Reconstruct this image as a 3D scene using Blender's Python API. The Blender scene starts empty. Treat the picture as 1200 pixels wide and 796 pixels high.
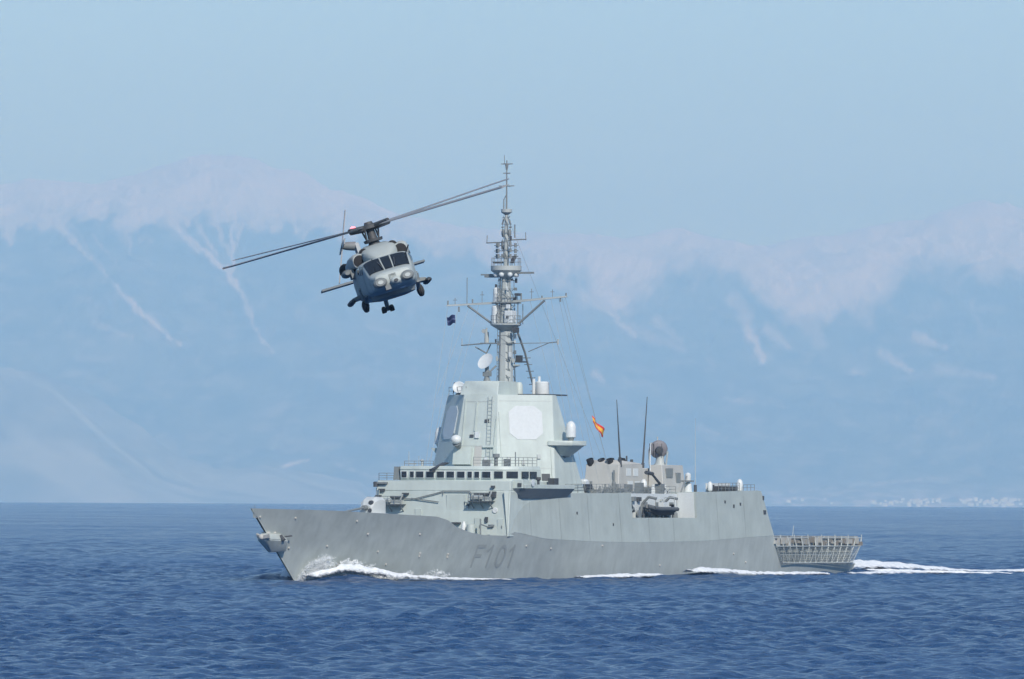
import bpy, bmesh, math, random
import numpy as np
from mathutils import Vector, Matrix

C = bpy.context.scene.collection
SC = bpy.context.scene
PI = math.pi
rnd = random.Random(7)

# ------------------------------------------------------------------ camera
FPX = 9680.0                       # focal length in pixels of a 1200 px wide frame
CAM_H = 9.85                       # the sea curves away: its horizon is 12 km off, .09 degrees below eye level
EARTH_R = 7.4e6                    # with refraction
cd = bpy.data.cameras.new('camera')
cd.sensor_width = 36.0
cd.lens = 36.0 * FPX / 1200.0
cd.clip_start = 1.0
cd.clip_end = 200000.0
cam = bpy.data.objects.new('camera', cd)
C.objects.link(cam)
cam.matrix_world = Matrix.Translation((0, 0, CAM_H)) @ Matrix.Rotation(PI/2 + math.atan(178.0/FPX), 4, 'X') @ Matrix.Rotation(math.radians(.287), 4, 'Z')
SC.camera = cam

# ------------------------------------------------------------------ sky, sun, exposure
SUN_EL = math.radians(35)
SUN_AZ = math.radians(18)           # measured from behind the camera towards its right
sun_dir = Vector((math.sin(SUN_AZ)*math.cos(SUN_EL), -math.cos(SUN_AZ)*math.cos(SUN_EL), math.sin(SUN_EL)))
world = bpy.data.worlds.new('World')
SC.world = world
world.use_nodes = True
wn = world.node_tree.nodes
sky = wn.new('ShaderNodeTexSky')
sky.sky_type = 'NISHITA'
sky.sun_disc = False
sky.sun_elevation = SUN_EL
sky.sun_rotation = math.atan2(sun_dir.x, sun_dir.y)
sky.air_density = 0.8
sky.dust_density = 0.1
sky.ozone_density = 4.0
world.node_tree.links.new(sky.outputs[0], wn['Background'].inputs[0])
wn['Background'].inputs[1].default_value = 0.148
sd = bpy.data.lights.new('sun', 'SUN')
sd.energy = 4.5
sd.angle = math.radians(.5)
sd.color = (1.0, .965, .935)
sun = bpy.data.objects.new('sun', sd)
C.objects.link(sun)
sun.rotation_euler = sun_dir.to_track_quat('Z', 'Y').to_euler()
sun.location = (0, -50, 200)

SC.view_settings.view_transform = 'Standard'
SC.view_settings.look = 'None'
SC.view_settings.exposure = 0.0
SC.view_settings.gamma = 1.0
SC.render.film_transparent = False
SC.cycles.use_denoising = True
SC.cycles.max_bounces = 6
SC.cycles.volume_bounces = 4
SC.cycles.caustics_reflective = False
SC.cycles.caustics_refractive = False

# ------------------------------------------------------------------ helpers
def nodes(name):
    m = bpy.data.materials.new(name)
    m.use_nodes = True
    nt = m.node_tree
    b = nt.nodes['Principled BSDF']
    return m, nt, b

def ramp(nt, fac, stops):
    r = nt.nodes.new('ShaderNodeValToRGB')
    e = r.color_ramp.elements
    e[0].position, e[0].color = stops[0][0], (*stops[0][1], 1)
    e[1].position, e[1].color = stops[-1][0], (*stops[-1][1], 1)
    for p, c in stops[1:-1]:
        k = e.new(p); k.color = (*c, 1)
    nt.links.new(fac, r.inputs[0])
    return r.outputs[0]

def noise(nt, scale, detail=3, rough=.55, vec=None, stretch=None, dist=0.0):
    t = nt.nodes.new('ShaderNodeTexNoise')
    t.inputs['Scale'].default_value = scale
    t.inputs['Detail'].default_value = detail
    t.inputs['Roughness'].default_value = rough
    t.inputs['Distortion'].default_value = dist
    if vec is None:
        vec = nt.nodes.new('ShaderNodeTexCoord').outputs['Object']
    if stretch:
        mp = nt.nodes.new('ShaderNodeMapping')
        mp.inputs['Scale'].default_value = stretch
        nt.links.new(vec, mp.inputs[0])
        vec = mp.outputs[0]
    nt.links.new(vec, t.inputs['Vector'])
    return t.outputs[0]

def mixc(nt, fac, a, b, mode='MIX'):
    m = nt.nodes.new('ShaderNodeMix')
    m.data_type = 'RGBA'; m.blend_type = mode
    for sock, v in ((m.inputs[0], fac), (m.inputs[6], a), (m.inputs[7], b)):
        if isinstance(v, (int, float)): sock.default_value = v
        elif isinstance(v, tuple): sock.default_value = (*v, 1)
        else: nt.links.new(v, sock)
    return m.outputs[2]

def bump(nt, b, h, strength, dist):
    n = nt.nodes.new('ShaderNodeBump')
    n.inputs['Strength'].default_value = strength
    n.inputs['Distance'].default_value = dist
    nt.links.new(h, n.inputs['Height'])
    nt.links.new(n.outputs[0], b.inputs['Normal'])

MATS = {}
def paint(name, col, rough=.55, var=.12, metal=0.0, streak=True, rust=0.0):
    """weathered marine paint: soft blotches, vertical run marks, a little rust"""
    if name in MATS: return MATS[name]
    m, nt, b = nodes(name)
    a = tuple(c*(1-var) for c in col); z = tuple(min(1, c*(1+var)) for c in col)
    n1 = noise(nt, .35, 5, .6)
    c = ramp(nt, n1, [(.3, a), (.7, z)])
    if streak:
        n2 = noise(nt, 1.0, 4, .6, stretch=(1.6, 1.6, .12))
        s = ramp(nt, n2, [(.35, (1-.8*var,)*3), (.62, (1, 1, 1))])
        c = mixc(nt, 1.0, c, s, 'MULTIPLY')
    if rust > 0:
        n3 = noise(nt, .9, 6, .7, stretch=(1.3, 1.3, .25))
        f = ramp(nt, n3, [(.66, (0, 0, 0)), (.76, (rust,)*3)])
        c = mixc(nt, f, c, (.16, .09, .05))
    nt.links.new(c, b.inputs['Base Color'])
    b.inputs['Roughness'].default_value = rough
    b.inputs['Metallic'].default_value = metal
    bump(nt, b, noise(nt, .6, 3, .5), .25, .03)
    MATS[name] = m
    return m

def flat(name, col, rough=.5, metal=0.0, emit=None):
    if name in MATS: return MATS[name]
    m, nt, b = nodes(name)
    c = ramp(nt, noise(nt, 3.0, 3), [(.3, tuple(x*.95 for x in col)), (.7, tuple(min(1, x*1.04) for x in col))])
    nt.links.new(c, b.inputs['Base Color'])
    b.inputs['Roughness'].default_value = rough
    b.inputs['Metallic'].default_value = metal
    if emit:
        b.inputs['Emission Color'].default_value = (*emit[0], 1)
        b.inputs['Emission Strength'].default_value = emit[1]
    MATS[name] = m
    return m

class MB:
    """collects simple solids into ONE mesh; conv maps building axes to the object's axes"""
    def __init__(s, conv=None):
        s.v, s.f, s.conv, s.chunks = [], [], conv, []
    def add(s, vs, fs):
        o = len(s.v)
        s.chunks.append((o, len(s.f)))
        s.v += [tuple(x) for x in vs]
        s.f += [tuple(i+o for i in f) for f in fs]
        return s
    def prism(s, lo, hi):
        n = len(lo)
        return s.add(list(lo)+list(hi), [tuple(range(n))[::-1], tuple(range(n, 2*n))] + [(i, (i+1) % n, n+(i+1) % n, n+i) for i in range(n)])
    def box(s, x0, x1, y0, y1, z0, z1):
        return s.prism([(x0, y0, z0), (x1, y0, z0), (x1, y1, z0), (x0, y1, z0)], [(x0, y0, z1), (x1, y0, z1), (x1, y1, z1), (x0, y1, z1)])
    def taper(s, lo, hi, z0, z1):
        """lo / hi: (x0, x1, y0, y1) at z0 / z1"""
        a, b = lo, hi
        return s.prism([(a[0], a[2], z0), (a[1], a[2], z0), (a[1], a[3], z0), (a[0], a[3], z0)], [(b[0], b[2], z1), (b[1], b[2], z1), (b[1], b[3], z1), (b[0], b[3], z1)])
    def bar(s, a, b, r, r2=None, n=8):
        a, b = Vector(a), Vector(b)
        r2 = r if r2 is None else r2
        d = (b-a).normalized()
        u = d.orthogonal().normalized(); w = d.cross(u)
        ring = lambda c, q: [c+(u*math.cos(2*PI*k/n)+w*math.sin(2*PI*k/n))*q for k in range(n)]
        return s.prism(ring(a, r), ring(b, r2))
    def path(s, pts, r, n=6):
        for a, b in zip(pts, pts[1:]): s.bar(a, b, r, n=n)
        return s
    def rev(s, base, axis, prof, n=20):
        """solid of revolution: prof = [(distance along axis, radius)]"""
        base, d = Vector(base), Vector(axis).normalized()
        u = d.orthogonal().normalized(); w = d.cross(u)
        vs = []
        for h, r in prof:
            r = max(r, .0005)
            vs += [base+d*h+(u*math.cos(2*PI*k/n)+w*math.sin(2*PI*k/n))*r for k in range(n)]
        m = len(prof)
        fs = [tuple(range(n))[::-1], tuple(range((m-1)*n, m*n))]
        for j in range(m-1):
            fs += [(j*n+k, j*n+(k+1) % n, (j+1)*n+(k+1) % n, (j+1)*n+k) for k in range(n)]
        return s.add(vs, fs)
    def ball(s, c, r, sq=1.0, n=14):
        return s.rev((c[0], c[1], c[2]-r*sq), (0, 0, 1), [(r*sq*(1-math.cos(PI*k/10)), r*math.sin(PI*k/10)) for k in range(11)], n)
    def loft(s, rings, closed=True):
        n = len(rings[0]); vs = [p for r in rings for p in r]
        fs = []
        for j in range(len(rings)-1):
            for k in range(n if closed else n-1):
                fs.append((j*n+k, j*n+(k+1) % n, (j+1)*n+(k+1) % n, (j+1)*n+k))
        if closed: fs += [tuple(range(n))[::-1], tuple(range((len(rings)-1)*n, len(rings)*n))]
        return s.add(vs, fs)
    def build(s, name, mat, parent=None, smooth=35, bevel=0.0, label=None):
        me = bpy.data.meshes.new(name)
        vs = [s.conv(v) for v in s.v] if s.conv else s.v
        me.from_pydata([tuple(v) for v in vs], [], s.f)
        bm = bmesh.new(); bm.from_mesh(me)
        if bevel > 0:
            bmesh.ops.recalc_face_normals(bm, faces=bm.faces)
            ed = [e for e in bm.edges if len(e.link_faces) == 2 and e.calc_face_angle(0) > .6]
            bmesh.ops.bevel(bm, geom=ed, offset=bevel, segments=1, affect='EDGES', clamp_overlap=True)
        bmesh.ops.recalc_face_normals(bm, faces=bm.faces)
        if smooth:
            lim = math.radians(smooth)
            for f in bm.faces: f.smooth = True
            for e in bm.edges:
                if len(e.link_faces) != 2 or e.calc_face_angle(0) > lim: e.smooth = False
        bm.to_mesh(me); bm.free()
        me.materials.append(mat)
        o = bpy.data.objects.new(name, me)
        C.objects.link(o)
        if parent: o.parent = parent
        if label: o['label'] = label
        return o

def each(b, name, mat, parent=None, **k):
    """one object per solid collected in b"""
    ch = b.chunks+[(len(b.v), len(b.f))]; out = []
    for (v0, f0), (v1, f1) in zip(ch, ch[1:]):
        q = MB(b.conv); q.add(b.v[v0:v1], [tuple(i-v0 for i in f) for f in b.f[f0:f1]])
        out.append(q.build(name, mat, parent, **k))
    return out

def tag(o, label=None, cat=None, group=None, kind=None):
    for k, v in (('label', label), ('category', cat), ('group', group), ('kind', kind)):
        if v: o[k] = v
    return o

def grid_mesh(name, X, Y, Z, mat, attr=None, smooth=True):
    r, c = X.shape
    me = bpy.data.meshes.new(name)
    co = np.stack([X, Y, Z], -1).reshape(-1, 3).astype(np.float32)
    idx = np.arange(r*c).reshape(r, c)
    q = np.stack([idx[:-1, :-1], idx[:-1, 1:], idx[1:, 1:], idx[1:, :-1]], -1).reshape(-1, 4)
    me.vertices.add(len(co)); me.vertices.foreach_set('co', co.ravel())
    me.loops.add(q.size); me.loops.foreach_set('vertex_index', q.ravel().astype(np.int32))
    me.polygons.add(len(q))
    me.polygons.foreach_set('loop_start', np.arange(0, q.size, 4, dtype=np.int32))
    me.polygons.foreach_set('loop_total', np.full(len(q), 4, dtype=np.int32))
    me.polygons.foreach_set('use_smooth', np.full(len(q), smooth))
    if attr is not None:
        for k, a in attr.items():
            at = me.attributes.new(k, 'FLOAT', 'POINT')
            at.data.foreach_set('value', a.ravel().astype(np.float32))
    me.update(); me.validate()
    me.materials.append(mat)
    o = bpy.data.objects.new(name, me)
    C.objects.link(o)
    return o

# value noise on arrays
def vnoise(x, y, seed=0):
    xi = np.floor(x).astype(np.int64); yi = np.floor(y).astype(np.int64)
    xf = x-xi; yf = y-yi
    xf = xf*xf*(3-2*xf); yf = yf*yf*(3-2*yf)
    def h(a, b):
        n = (a*374761393+b*668265263+seed*974711) & 0xffffffff
        n = ((n ^ (n >> 13))*1274126177) & 0xffffffff
        return ((n ^ (n >> 16)) & 0xffff)/65535.0
    return (h(xi, yi)*(1-xf)+h(xi+1, yi)*xf)*(1-yf)+(h(xi, yi+1)*(1-xf)+h(xi+1, yi+1)*xf)*yf
def fbm(x, y, o=5, seed=0, ridged=False):
    s = 0; a = 1; t = 0
    for k in range(o):
        n = vnoise(x*2**k, y*2**k, seed+k*17)
        if ridged: n = 1-np.abs(2*n-1)
        s = s+a*n; t += a; a *= .5
    return s/t
def sst(a, b, x):
    t = np.clip((x-a)/(b-a), 0, 1); return t*t*(3-2*t)

# ------------------------------------------------------------------ sea
def sea_material():
    m, nt, b = nodes('sea_water')
    geo = nt.nodes.new('ShaderNodeNewGeometry').outputs['Position']
    patch = noise(nt, .012, 4, .6, vec=geo, stretch=(1, .5, 1))
    col = ramp(nt, patch, [(.35, (.022, .078, .205)), (.65, (.034, .104, .250))])
    nt.links.new(col, b.inputs['Base Color'])
    r = ramp(nt, patch, [(.35, (.12,)*3), (.65, (.22,)*3)])
    nt.links.new(r, b.inputs['Roughness'])
    b.inputs['IOR'].default_value = 1.333
    b.inputs['Specular IOR Level'].default_value = .5
    n1 = noise(nt, 2.4, 5, .62, vec=geo, stretch=(.8, 1.0, 1))
    n2 = noise(nt, .16, 4, .6, vec=geo, stretch=(.7, 1.0, 1))
    ad = nt.nodes.new('ShaderNodeMath'); ad.operation = 'MULTIPLY_ADD'
    nt.links.new(n2, ad.inputs[0]); ad.inputs[1].default_value = 2.2
    nt.links.new(n1, ad.inputs[2])
    bump(nt, b, ad.outputs[0], 1.0, .95)
    return m

def wave_height(X, Y, sp):
    rg = np.random.RandomState(5)
    Z = np.zeros_like(X)
    for k in range(80):
        lam = 1.3*(15/1.3)**(k/79.0)
        d = math.radians(-62) + rg.normal(0, .75)
        amp = .0165*lam**.22
        kk = 2*PI/lam; ph = rg.uniform(0, 2*PI)
        q = kk*(X*math.cos(d)+Y*math.sin(d))+ph
        Z += amp*(np.sin(q)+.22*np.cos(2*q))*sst(2.0, 4.2, lam/sp)
    gust = .65+.7*fbm(X/90.0, Y/140.0, 3, 41)
    return Z*gust

def hump(X, Y):
    """swell that the hull pushes up along its side"""
    # ship axes at each point: s along the hull from the bow, t to port
    dx, dy = X-SHIP_O[0], Y-SHIP_O[1]
    s = -(dx*FWD[0]+dy*FWD[1]); t = dx*PRT[0]+dy*PRT[1]
    z = .75*np.exp(-((s-15)/6)**2-((np.abs(t)-4.5)/2.5)**2)
    z += .45*np.exp(-((s-92)/9)**2-((np.abs(t)-11.5)/2.5)**2)
    z += .55*np.exp(-((s-156)/14)**2-((np.abs(t)-7)/5)**2)
    return z

TH = math.radians(25.0)
FWD = (-math.sin(TH), -math.cos(TH)); PRT = (math.cos(TH), -math.sin(TH))
SHIP_O = (-27.7, 880.0)

def build_sea():
    a0 = math.radians(6.5)
    fine = np.linspace(-a0, a0, 480)
    outer = a0*np.exp(np.linspace(0, math.log(PI/a0), 60))[1:]
    ang = np.concatenate([-outer[::-1], fine, outer])
    rr = [2.0]
    while rr[-1] < 340: rr.append(rr[-1]*1.09+.5)
    while rr[-1] < 47000:
        r = rr[-1]
        d = (.36 if r < 640 else .55) if r < 1010 else min(.55+(r-1010)*.0016, r*.02)
        rr.append(r+d)
    rr = np.array(rr)
    A, R_ = np.meshgrid(ang, rr)
    X = R_*np.sin(A); Y = R_*np.cos(A)
    dr = np.gradient(rr)[:, None]; da = np.gradient(ang)[None, :]
    sp = np.maximum(dr, R_*da)
    Z = wave_height(X, Y, sp)+hump(X, Y)*sst(3, 1.2, sp)
    Z = Z-(X*X+Y*Y)/(2*EARTH_R)
    o = grid_mesh('sea', X, Y, Z, sea_material())
    o['kind'] = 'structure'
build_sea()

# ------------------------------------------------------------------ mountains beyond the strait
def rock_material(name, rock_a, rock_b, snow):
    m, nt, b = nodes(name)
    geo = nt.nodes.new('ShaderNodeNewGeometry').outputs['Position']
    c = ramp(nt, noise(nt, .003, 7, .7, vec=geo, stretch=(1, .35, 1.4)), [(.38, rock_a), (.64, rock_b)])
    at = nt.nodes.new('ShaderNodeAttribute'); at.attribute_name = 'snow'
    nt.links.new(mixc(nt, at.outputs['Fac'], c, snow), b.inputs['Base Color'])
    b.inputs['Roughness'].default_value = .9
    b.inputs['Specular IOR Level'].default_value = .1
    return m

YE = 576.0                          # photo row of eye level
def foot_z(v): return -145+95*sst(0, .035, v)
def px_of(X, Y, Z): return 600+FPX*X/Y, YE-FPX*(Z-CAM_H)/Y
def build_mountains():
    Y0, Y1, Y2 = 45000.0, 60000.0, 71000.0
    MPX = Y1/FPX                    # metres per photo pixel at the crest
    xs = np.concatenate([np.linspace(-19000, -4300, 70)[:-1], np.linspace(-4300, 4300, 950), np.linspace(4300, 19000, 70)[1:]])
    ys = np.concatenate([Y0+15000*np.linspace(0, 1, 380)**1.15, np.linspace(Y1, Y2, 40)[1:]])
    X, Y = np.meshgrid(xs, ys)
    px = np.array([-2400, -600, 0, 100, 200, 300, 350, 420, 500, 600, 700, 800, 900, 1000, 1080, 1200, 1500, 2600])
    py = np.array([300, 230, 205, 198, 190, 188, 192, 214, 236, 246, 250, 256, 262, 252, 242, 228, 240, 330])
    crest = np.interp(X, (px-600)*MPX, (YE-py)*MPX)
    v = (Y-Y0)/(Y1-Y0)
    prof = np.where(v < 1, np.clip(v, 0, 1)**1.2, 1-.35*(v-1)**1.2)
    warp = 1000*(fbm(X/3000, Y/5000, 3, 3)-.5)
    rid = fbm((X+warp)/1900, Y/6000, 6, 11, True)
    rid2 = fbm((X+warp)/520, Y/1700, 5, 23, True)
    amp = np.clip(v*1.1, 0, 1)*(1.25-np.clip(v, 0, 1))*1.6
    foot = -145+95*sst(0, .035, v)
    Z = np.maximum(crest*prof, 0)+foot*(1-.6*np.clip(v, 0, 1))+(900*(rid-.72)+330*(rid2-.68))*amp
    Z = np.maximum(Z, foot)
    ppx, ppy = px_of(X, Y, Z)
    # snow: above a ragged snow line, and in the couloirs below it
    sx = np.array([-300, 0, 60, 130, 200, 260, 330, 390, 450, 520, 580, 640, 690, 715, 745, 780, 830, 880, 910, 960, 1020, 1045, 1060, 1120, 1200, 1500])
    sy = np.array([275, 272, 264, 270, 272, 266, 262, 268, 285, 300, 308, 330, 348, 366, 350, 332, 318, 330, 362, 378, 366, 335, 318, 312, 318, 320])
    line = np.interp(ppx, sx, sy)
    wx = 30*(fbm(ppx/45.0, ppy/40.0, 3, 47)-.5)
    n = fbm((ppx+wx)/34.0, (ppy-wx)/30.0, 6, 51)-.5
    n2 = fbm((ppx+wx+.5*ppy)/9.0, ppy/13.0, 4, 61)-.5
    n3 = fbm((ppx+wx-.4*ppy)/16.0, ppy/26.0, 4, 67)-.5
    soft = np.interp(ppx, [0, 380, 600, 1200], [6, 8, 20, 16])
    dd = line-ppy+50*n+22*n2+22*n3
    snow = sst(-1, 1, dd/soft)*(.72+.28*sst(-5, 45, dd))
    snow *= .80+.36*fbm((ppx+wx)/30.0, ppy/18.0, 5, 71)
    # gully floors and ledges keep some snow lower down
    g = fbm((X+warp)/700+Y/9000, Y/5200, 5, 29, True)
    snow = np.maximum(snow, .35*sst(.80, .93, g)*sst(430, 300, ppy+50*n)*sst(.35, .6, fbm(ppx/60, ppy/40, 3, 33)))
    snow = np.maximum(snow, .16*sst(.52, .74, fbm((ppx+wx)/22.0, ppy/9.0, 5, 87))*sst(250, 330, ppy))
    nw = fbm(ppx/7.0, ppy/13.0, 4, 81)
    wob = 12*n2+10*n
    def seg(a, b, w0, w1, s):
        (x0, y0), (x1, y1) = a, b
        dx, dy = x1-x0, y1-y0
        t = np.clip(((ppx-x0)*dx+(ppy-y0)*dy)/(dx*dx+dy*dy), 0, 1)
        d = np.hypot(ppx-x0-t*dx+wob, ppy-y0-t*dy)
        return s*sst(1.0, .1, d/((w0+(w1-w0)*t)*(.5+.8*nw)))
    for a, b, w0, w1, s in [((64, 262), (100, 300), 9, 5, .8), ((98, 296), (130, 330), 5, 4, .6), ((80, 266), (118, 312), 5, 3, .5), ((128, 326), (160, 368), 4, 5, .8), ((150, 352), (182, 385), 6, 7, .9), ((180, 384), (208, 406), 7, 4, .9),
                            ((196, 258), (232, 296), 9, 5, .8), ((222, 280), (262, 318), 5, 5, .95), ((228, 262), (252, 300), 4, 4, .7), ((250, 258), (270, 300), 6, 4, .6), ((250, 262), (262, 290), 3, 3, .5), ((272, 258), (272, 330), 5, 3, .85), ((284, 262), (274, 296), 5, 3, .6), ((264, 316), (276, 336), 7, 8, .95), ((272, 330), (290, 362), 7, 4, .95),
                            ((288, 358), (302, 388), 4, 4, .8), ((300, 385), (308, 402), 4, 5, .7), ((308, 400), (320, 415), 4, 3, .55), ((146, 268), (152, 300), 6, 3, .45), ((108, 278), (142, 318), 4, 3, .45), ((290, 268), (330, 262), 6, 4, .4),
                            ((600, 305), (660, 335), 18, 14, .5), ((655, 330), (712, 362), 14, 10, .65), ((708, 358), (742, 392), 9, 7, .7), ((738, 385), (800, 408), 14, 10, .35), ((770, 375), (800, 400), 12, 8, .4), ((862, 350), (880, 395), 18, 12, .5), ((876, 385), (896, 422), 11, 7, .85), ((900, 385), (925, 405), 14, 7, .55), ((940, 360), (960, 400), 25, 14, .45),
                            ((1030, 412), (1080, 438), 13, 6, .65), ((1075, 392), (1110, 405), 12, 6, .75), ((1040, 420), (1060, 430), 10, 6, .5), ((1100, 430), (1165, 440), 12, 7, .4), ((1000, 432), (1012, 438), 9, 5, .5),
                            ((696, 436), (708, 446), 10, 6, .6), ((850, 466), (925, 476), 7, 4, .35), ((330, 549), (362, 540), 5, 3, .8), ((430, 384), (470, 392), 6, 4, .3), ((1140, 350), (1150, 385), 6, 4, .3), ((985, 320), (1010, 365), 30, 14, .5),
                            ((1150, 312), (1195, 324), 10, 6, .4), ((110, 380), (150, 398), 9, 5, .35), ((820, 500), (850, 512), 8, 4, .3), ((395, 545), (440, 560), 5, 4, .3), ((1000, 568), (1080, 560), 7, 5, .35), ((930, 574), (980, 570), 6, 5, .35)]:
        snow = np.maximum(snow, seg(a, b, w0, w1, s))
    shore = sst(34, 4, 591-ppy)*(.2+.7*sst(.4, .7, fbm(ppx/14.0, ppy/3.0, 4, 91)))*.55
    snow = np.clip(np.maximum(snow, shore), 0, 1)
    mat = rock_material('mountain_rock', (.02, .03, .025), (.20, .20, .17), (.98, .80, .82))
    o = grid_mesh('mountains', X, Y, Z, mat, {'snow': snow})
    o['kind'] = 'structure'
    # nearer bare headland on the left
    Y0 = 40500.0
    xs = np.linspace(-9500, -500, 460); ys = np.linspace(Y0, 48000, 180)
    X, Y = np.meshgrid(xs, ys)
    ppx = 600+FPX*X/43000.0
    top = np.interp(ppx, [-1500, -300, 0, 60, 130, 200, 245, 300, 420, 460], [640, 720, 640, 570, 400, 185, 95, 130, 60, -130])
    v = (Y-Y0)/3600.0
    prof = np.where(v < 1, np.clip(v, 0, 1)**.8, np.clip(1-(v-1)*.7, 0, 1))
    Z = -115+(top+115)*prof+(210*(fbm((X+Y*.35)/840, Y/3000, 6, 31, True)-.7)+60*(fbm(X/180, Y/600, 4, 37)-.5))*np.clip(prof*1.3, 0, 1)*sst(-20, 240, top)
    Z = np.where(v <= .01, -135, Z)
    sn = .05+.38*sst(.45, .75, fbm((X+Y*.4)/260, Y/1300, 6, 43))
    mat = rock_material('headland_rock', (.14, .15, .13), (.33, .32, .29), (.70, .68, .64))
    o = grid_mesh('headland', X, Y, Z, mat, {'snow': sn})
    o['kind'] = 'structure'
build_mountains()

# ------------------------------------------------------------------ haze: one closed box of even air
def build_haze():
    b = MB().box(-48500, 48500, -48500, 76000, -152, 2700)
    m = bpy.data.materials.new('sea_haze'); m.use_nodes = True
    nt = m.node_tree
    nt.nodes.remove(nt.nodes['Principled BSDF'])
    v = nt.nodes.new('ShaderNodeVolumePrincipled')
    v.inputs['Color'].default_value = (.42, .70, 1.0, 1)
    v.inputs['Absorption Color'].default_value = (.43, .63, 1, 1)
    v.inputs['Density'].default_value = 5.7e-5
    v.inputs['Density Attribute'].default_value = ''
    v.inputs['Anisotropy'].default_value = 0.0
    nt.links.new(v.outputs[0], nt.nodes['Material Output'].inputs['Volume'])
    try: m.cycles.homogeneous_volume = True
    except Exception: pass
    o = b.build('haze', m, smooth=0)
    o['kind'] = 'stuff'
build_haze()

# ------------------------------------------------------------------ frigate
M_HULL = paint('hull_grey', (.435, .475, .45), .5, .11, rust=.3)
M_SUP = paint('superstructure_grey', (.49, .552, .518), .5, .09, rust=.12)
M_FUN = paint('funnel_grey', (.45, .45, .42), .55, .08)
M_DECK = paint('deck_grey', (.16, .17, .17), .8, .12, streak=False)
M_LIGHT = flat('light_panel', (.60, .64, .64), .45)
M_WHITE = flat('white_enamel', (.64, .67, .66), .4)
M_DARK = flat('dark_fitting', (.06, .065, .07), .6)
M_MID = flat('mid_fitting', (.19, .21, .21), .6)
M_MAST = paint('mast_grey', (.42, .455, .44), .5, .08)
M_GLASS = flat('bridge_glass', (.02, .025, .03), .12)
M_BLACK = flat('soot_black', (.015, .015, .016), .8)
M_RUST = flat('rusty_fitting', (.47, .46, .42), .7)
M_NUM = flat('number_grey', (.325, .355, .345), .6)
M_SUN = paint('weathered_canvas', (.37, .37, .34), .85, .25, streak=False)
M_RUBBER = flat('rubber', (.03, .03, .03), .8)
M_RED = flat('red_paint', (.5, .04, .03), .5)

TRIM = .36/147                      # she sits a little by the stern
frig = bpy.data.objects.new('frigate', None)
C.objects.link(frig)
frig.location = (SHIP_O[0], SHIP_O[1], 0)
frig.rotation_euler = (0, -TRIM, math.radians(-115))
tag(frig, 'grey naval frigate with tall lattice-topped mast steaming left across the blue sea', 'warship')
CV = lambda v: (-v[0], v[1], v[2])          # building axes (metres aft of the bow, to port, up)
def S(): return MB(CV)
def P(b, name, mat, parent=frig, **k): return b.build(name, mat, parent, **k)

def ip(x, xs, ys): return float(np.interp(x, xs, ys))
def ztop(s):   # edge where the lower hull ends: bulwark, notch, knuckle, sunk stern edge
    return ip(s, [0, 12, 31, 33.5, 36, 39, 42, 46.6, 47.0, 48.6, 56, 68, 80, 99, 120.6, 122.5, 124, 147], [7.9, 7.72, 7.12, 6.75, 5.95, 5.4, 5.1, 5.03, 5.05, 5.45, 4.68, 4.38, 4.24, 4.4, 5.07, 3.2, 1.7, 1.62])
def bdeck(u):
    return ip(u, [0, .02, .05, .09, .14, .2, .27, .33, .4, .5, .75, .88, 1], [.12, 1.3, 2.8, 4.3, 5.8, 7.1, 8.0, 8.55, 8.9, 9.1, 9.0, 8.75, 8.3])
def bwl(u):
    return ip(u, [0, .03, .08, .14, .2, .3, .4, .5, .75, .9, 1], [.06, .95, 2.3, 3.9, 5.2, 6.9, 7.8, 8.25, 8.3, 7.9, 7.4])
def stem(z): return 10.4*(1-z/7.9) if z > 0 else 10.4-1.2*z*0
def stern(z): return 147.6 if z > 0 else 147.6+z*1.2
def half(s, z):
    """half breadth of the hull at distance s and height z"""
    s0 = stem(z); u = max(0, min(1, (s-s0)/(stern(z)-s0)))
    ref = ip(s, [0, 31, 40, 47, 49, 56, 68, 80, 99, 120.6, 127, 147], [7.9, 7.2, 6.5, 5.6, 5.45, 4.68, 4.38, 4.24, 4.4, 5.07, 2.4, 1.9])
    b = bwl(u)+(bdeck(u)-bwl(u))*(max(0, z)/ref)**1.08
    if z < 0: b = bwl(u)*(1+z*.05)
    return b

# hull shell
us = sorted(set(list(np.linspace(0, .3, 60))+list(np.linspace(.3, 1, 90))+[(q-2)/144 for q in (47.0, 46.6, 120.6, 122.5, 124)]))
def hull_pt(u, v, side):
    z = -2.2; s = 0
    for _ in range(4):
        s0, s1 = stem(z), stern(z)
        s = s0+u*(s1-s0)
        z = -2.2+v*(ztop(s)+2.2)
    return (s, side*half(s, z), z)
b = S()
NV = 22
for side in (1, -1):
    b.loft([[hull_pt(u, j/NV, side) for j in range(NV+1)] for u in us], closed=False)
# transom
b.add([(147.6, half(146, z)*sd, z) for z in (-2.2, -.5, .8, 1.62) for sd in (1, -1)], [(0, 2, 3, 1), (2, 4, 5, 3), (4, 6, 7, 5)])
# inner face of the bulwark and its rail
for side in (1, -1):
    ring = []
    for s in np.linspace(.6, 46.5, 60):
        z = ztop(s); h = half(s, z)
        ring.append([(s, side*h, z), (s, side*max(.02, h-.16), z), (s, side*max(.02, half(s, max(4.9, z-1.0))-.2), max(4.9, z-1.0) if s > 33 else z-1.0)])
    b.loft(ring, closed=False)
hull = P(b, 'hull', M_HULL, smooth=25)
# weather deck
b = S()
dz = lambda s: ip(s, [0, 31, 36, 40, 47, 48], [6.9, 6.1, 5.0, 4.98, 4.98, 4.98])
b.loft([[(s, y*max(.02, half(s, dz(s))-.12), dz(s)+.08*(1-y*y)) for y in (-1, -.5, 0, .5, 1)] for s in list(np.linspace(1.2, 48, 40))], closed=False)
P(b, 'foredeck', M_DECK, hull)
b = S().box(124, 146, -8, 8, 1.5, 1.62)
P(b, 'stern_platform', M_DECK, hull)
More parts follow.
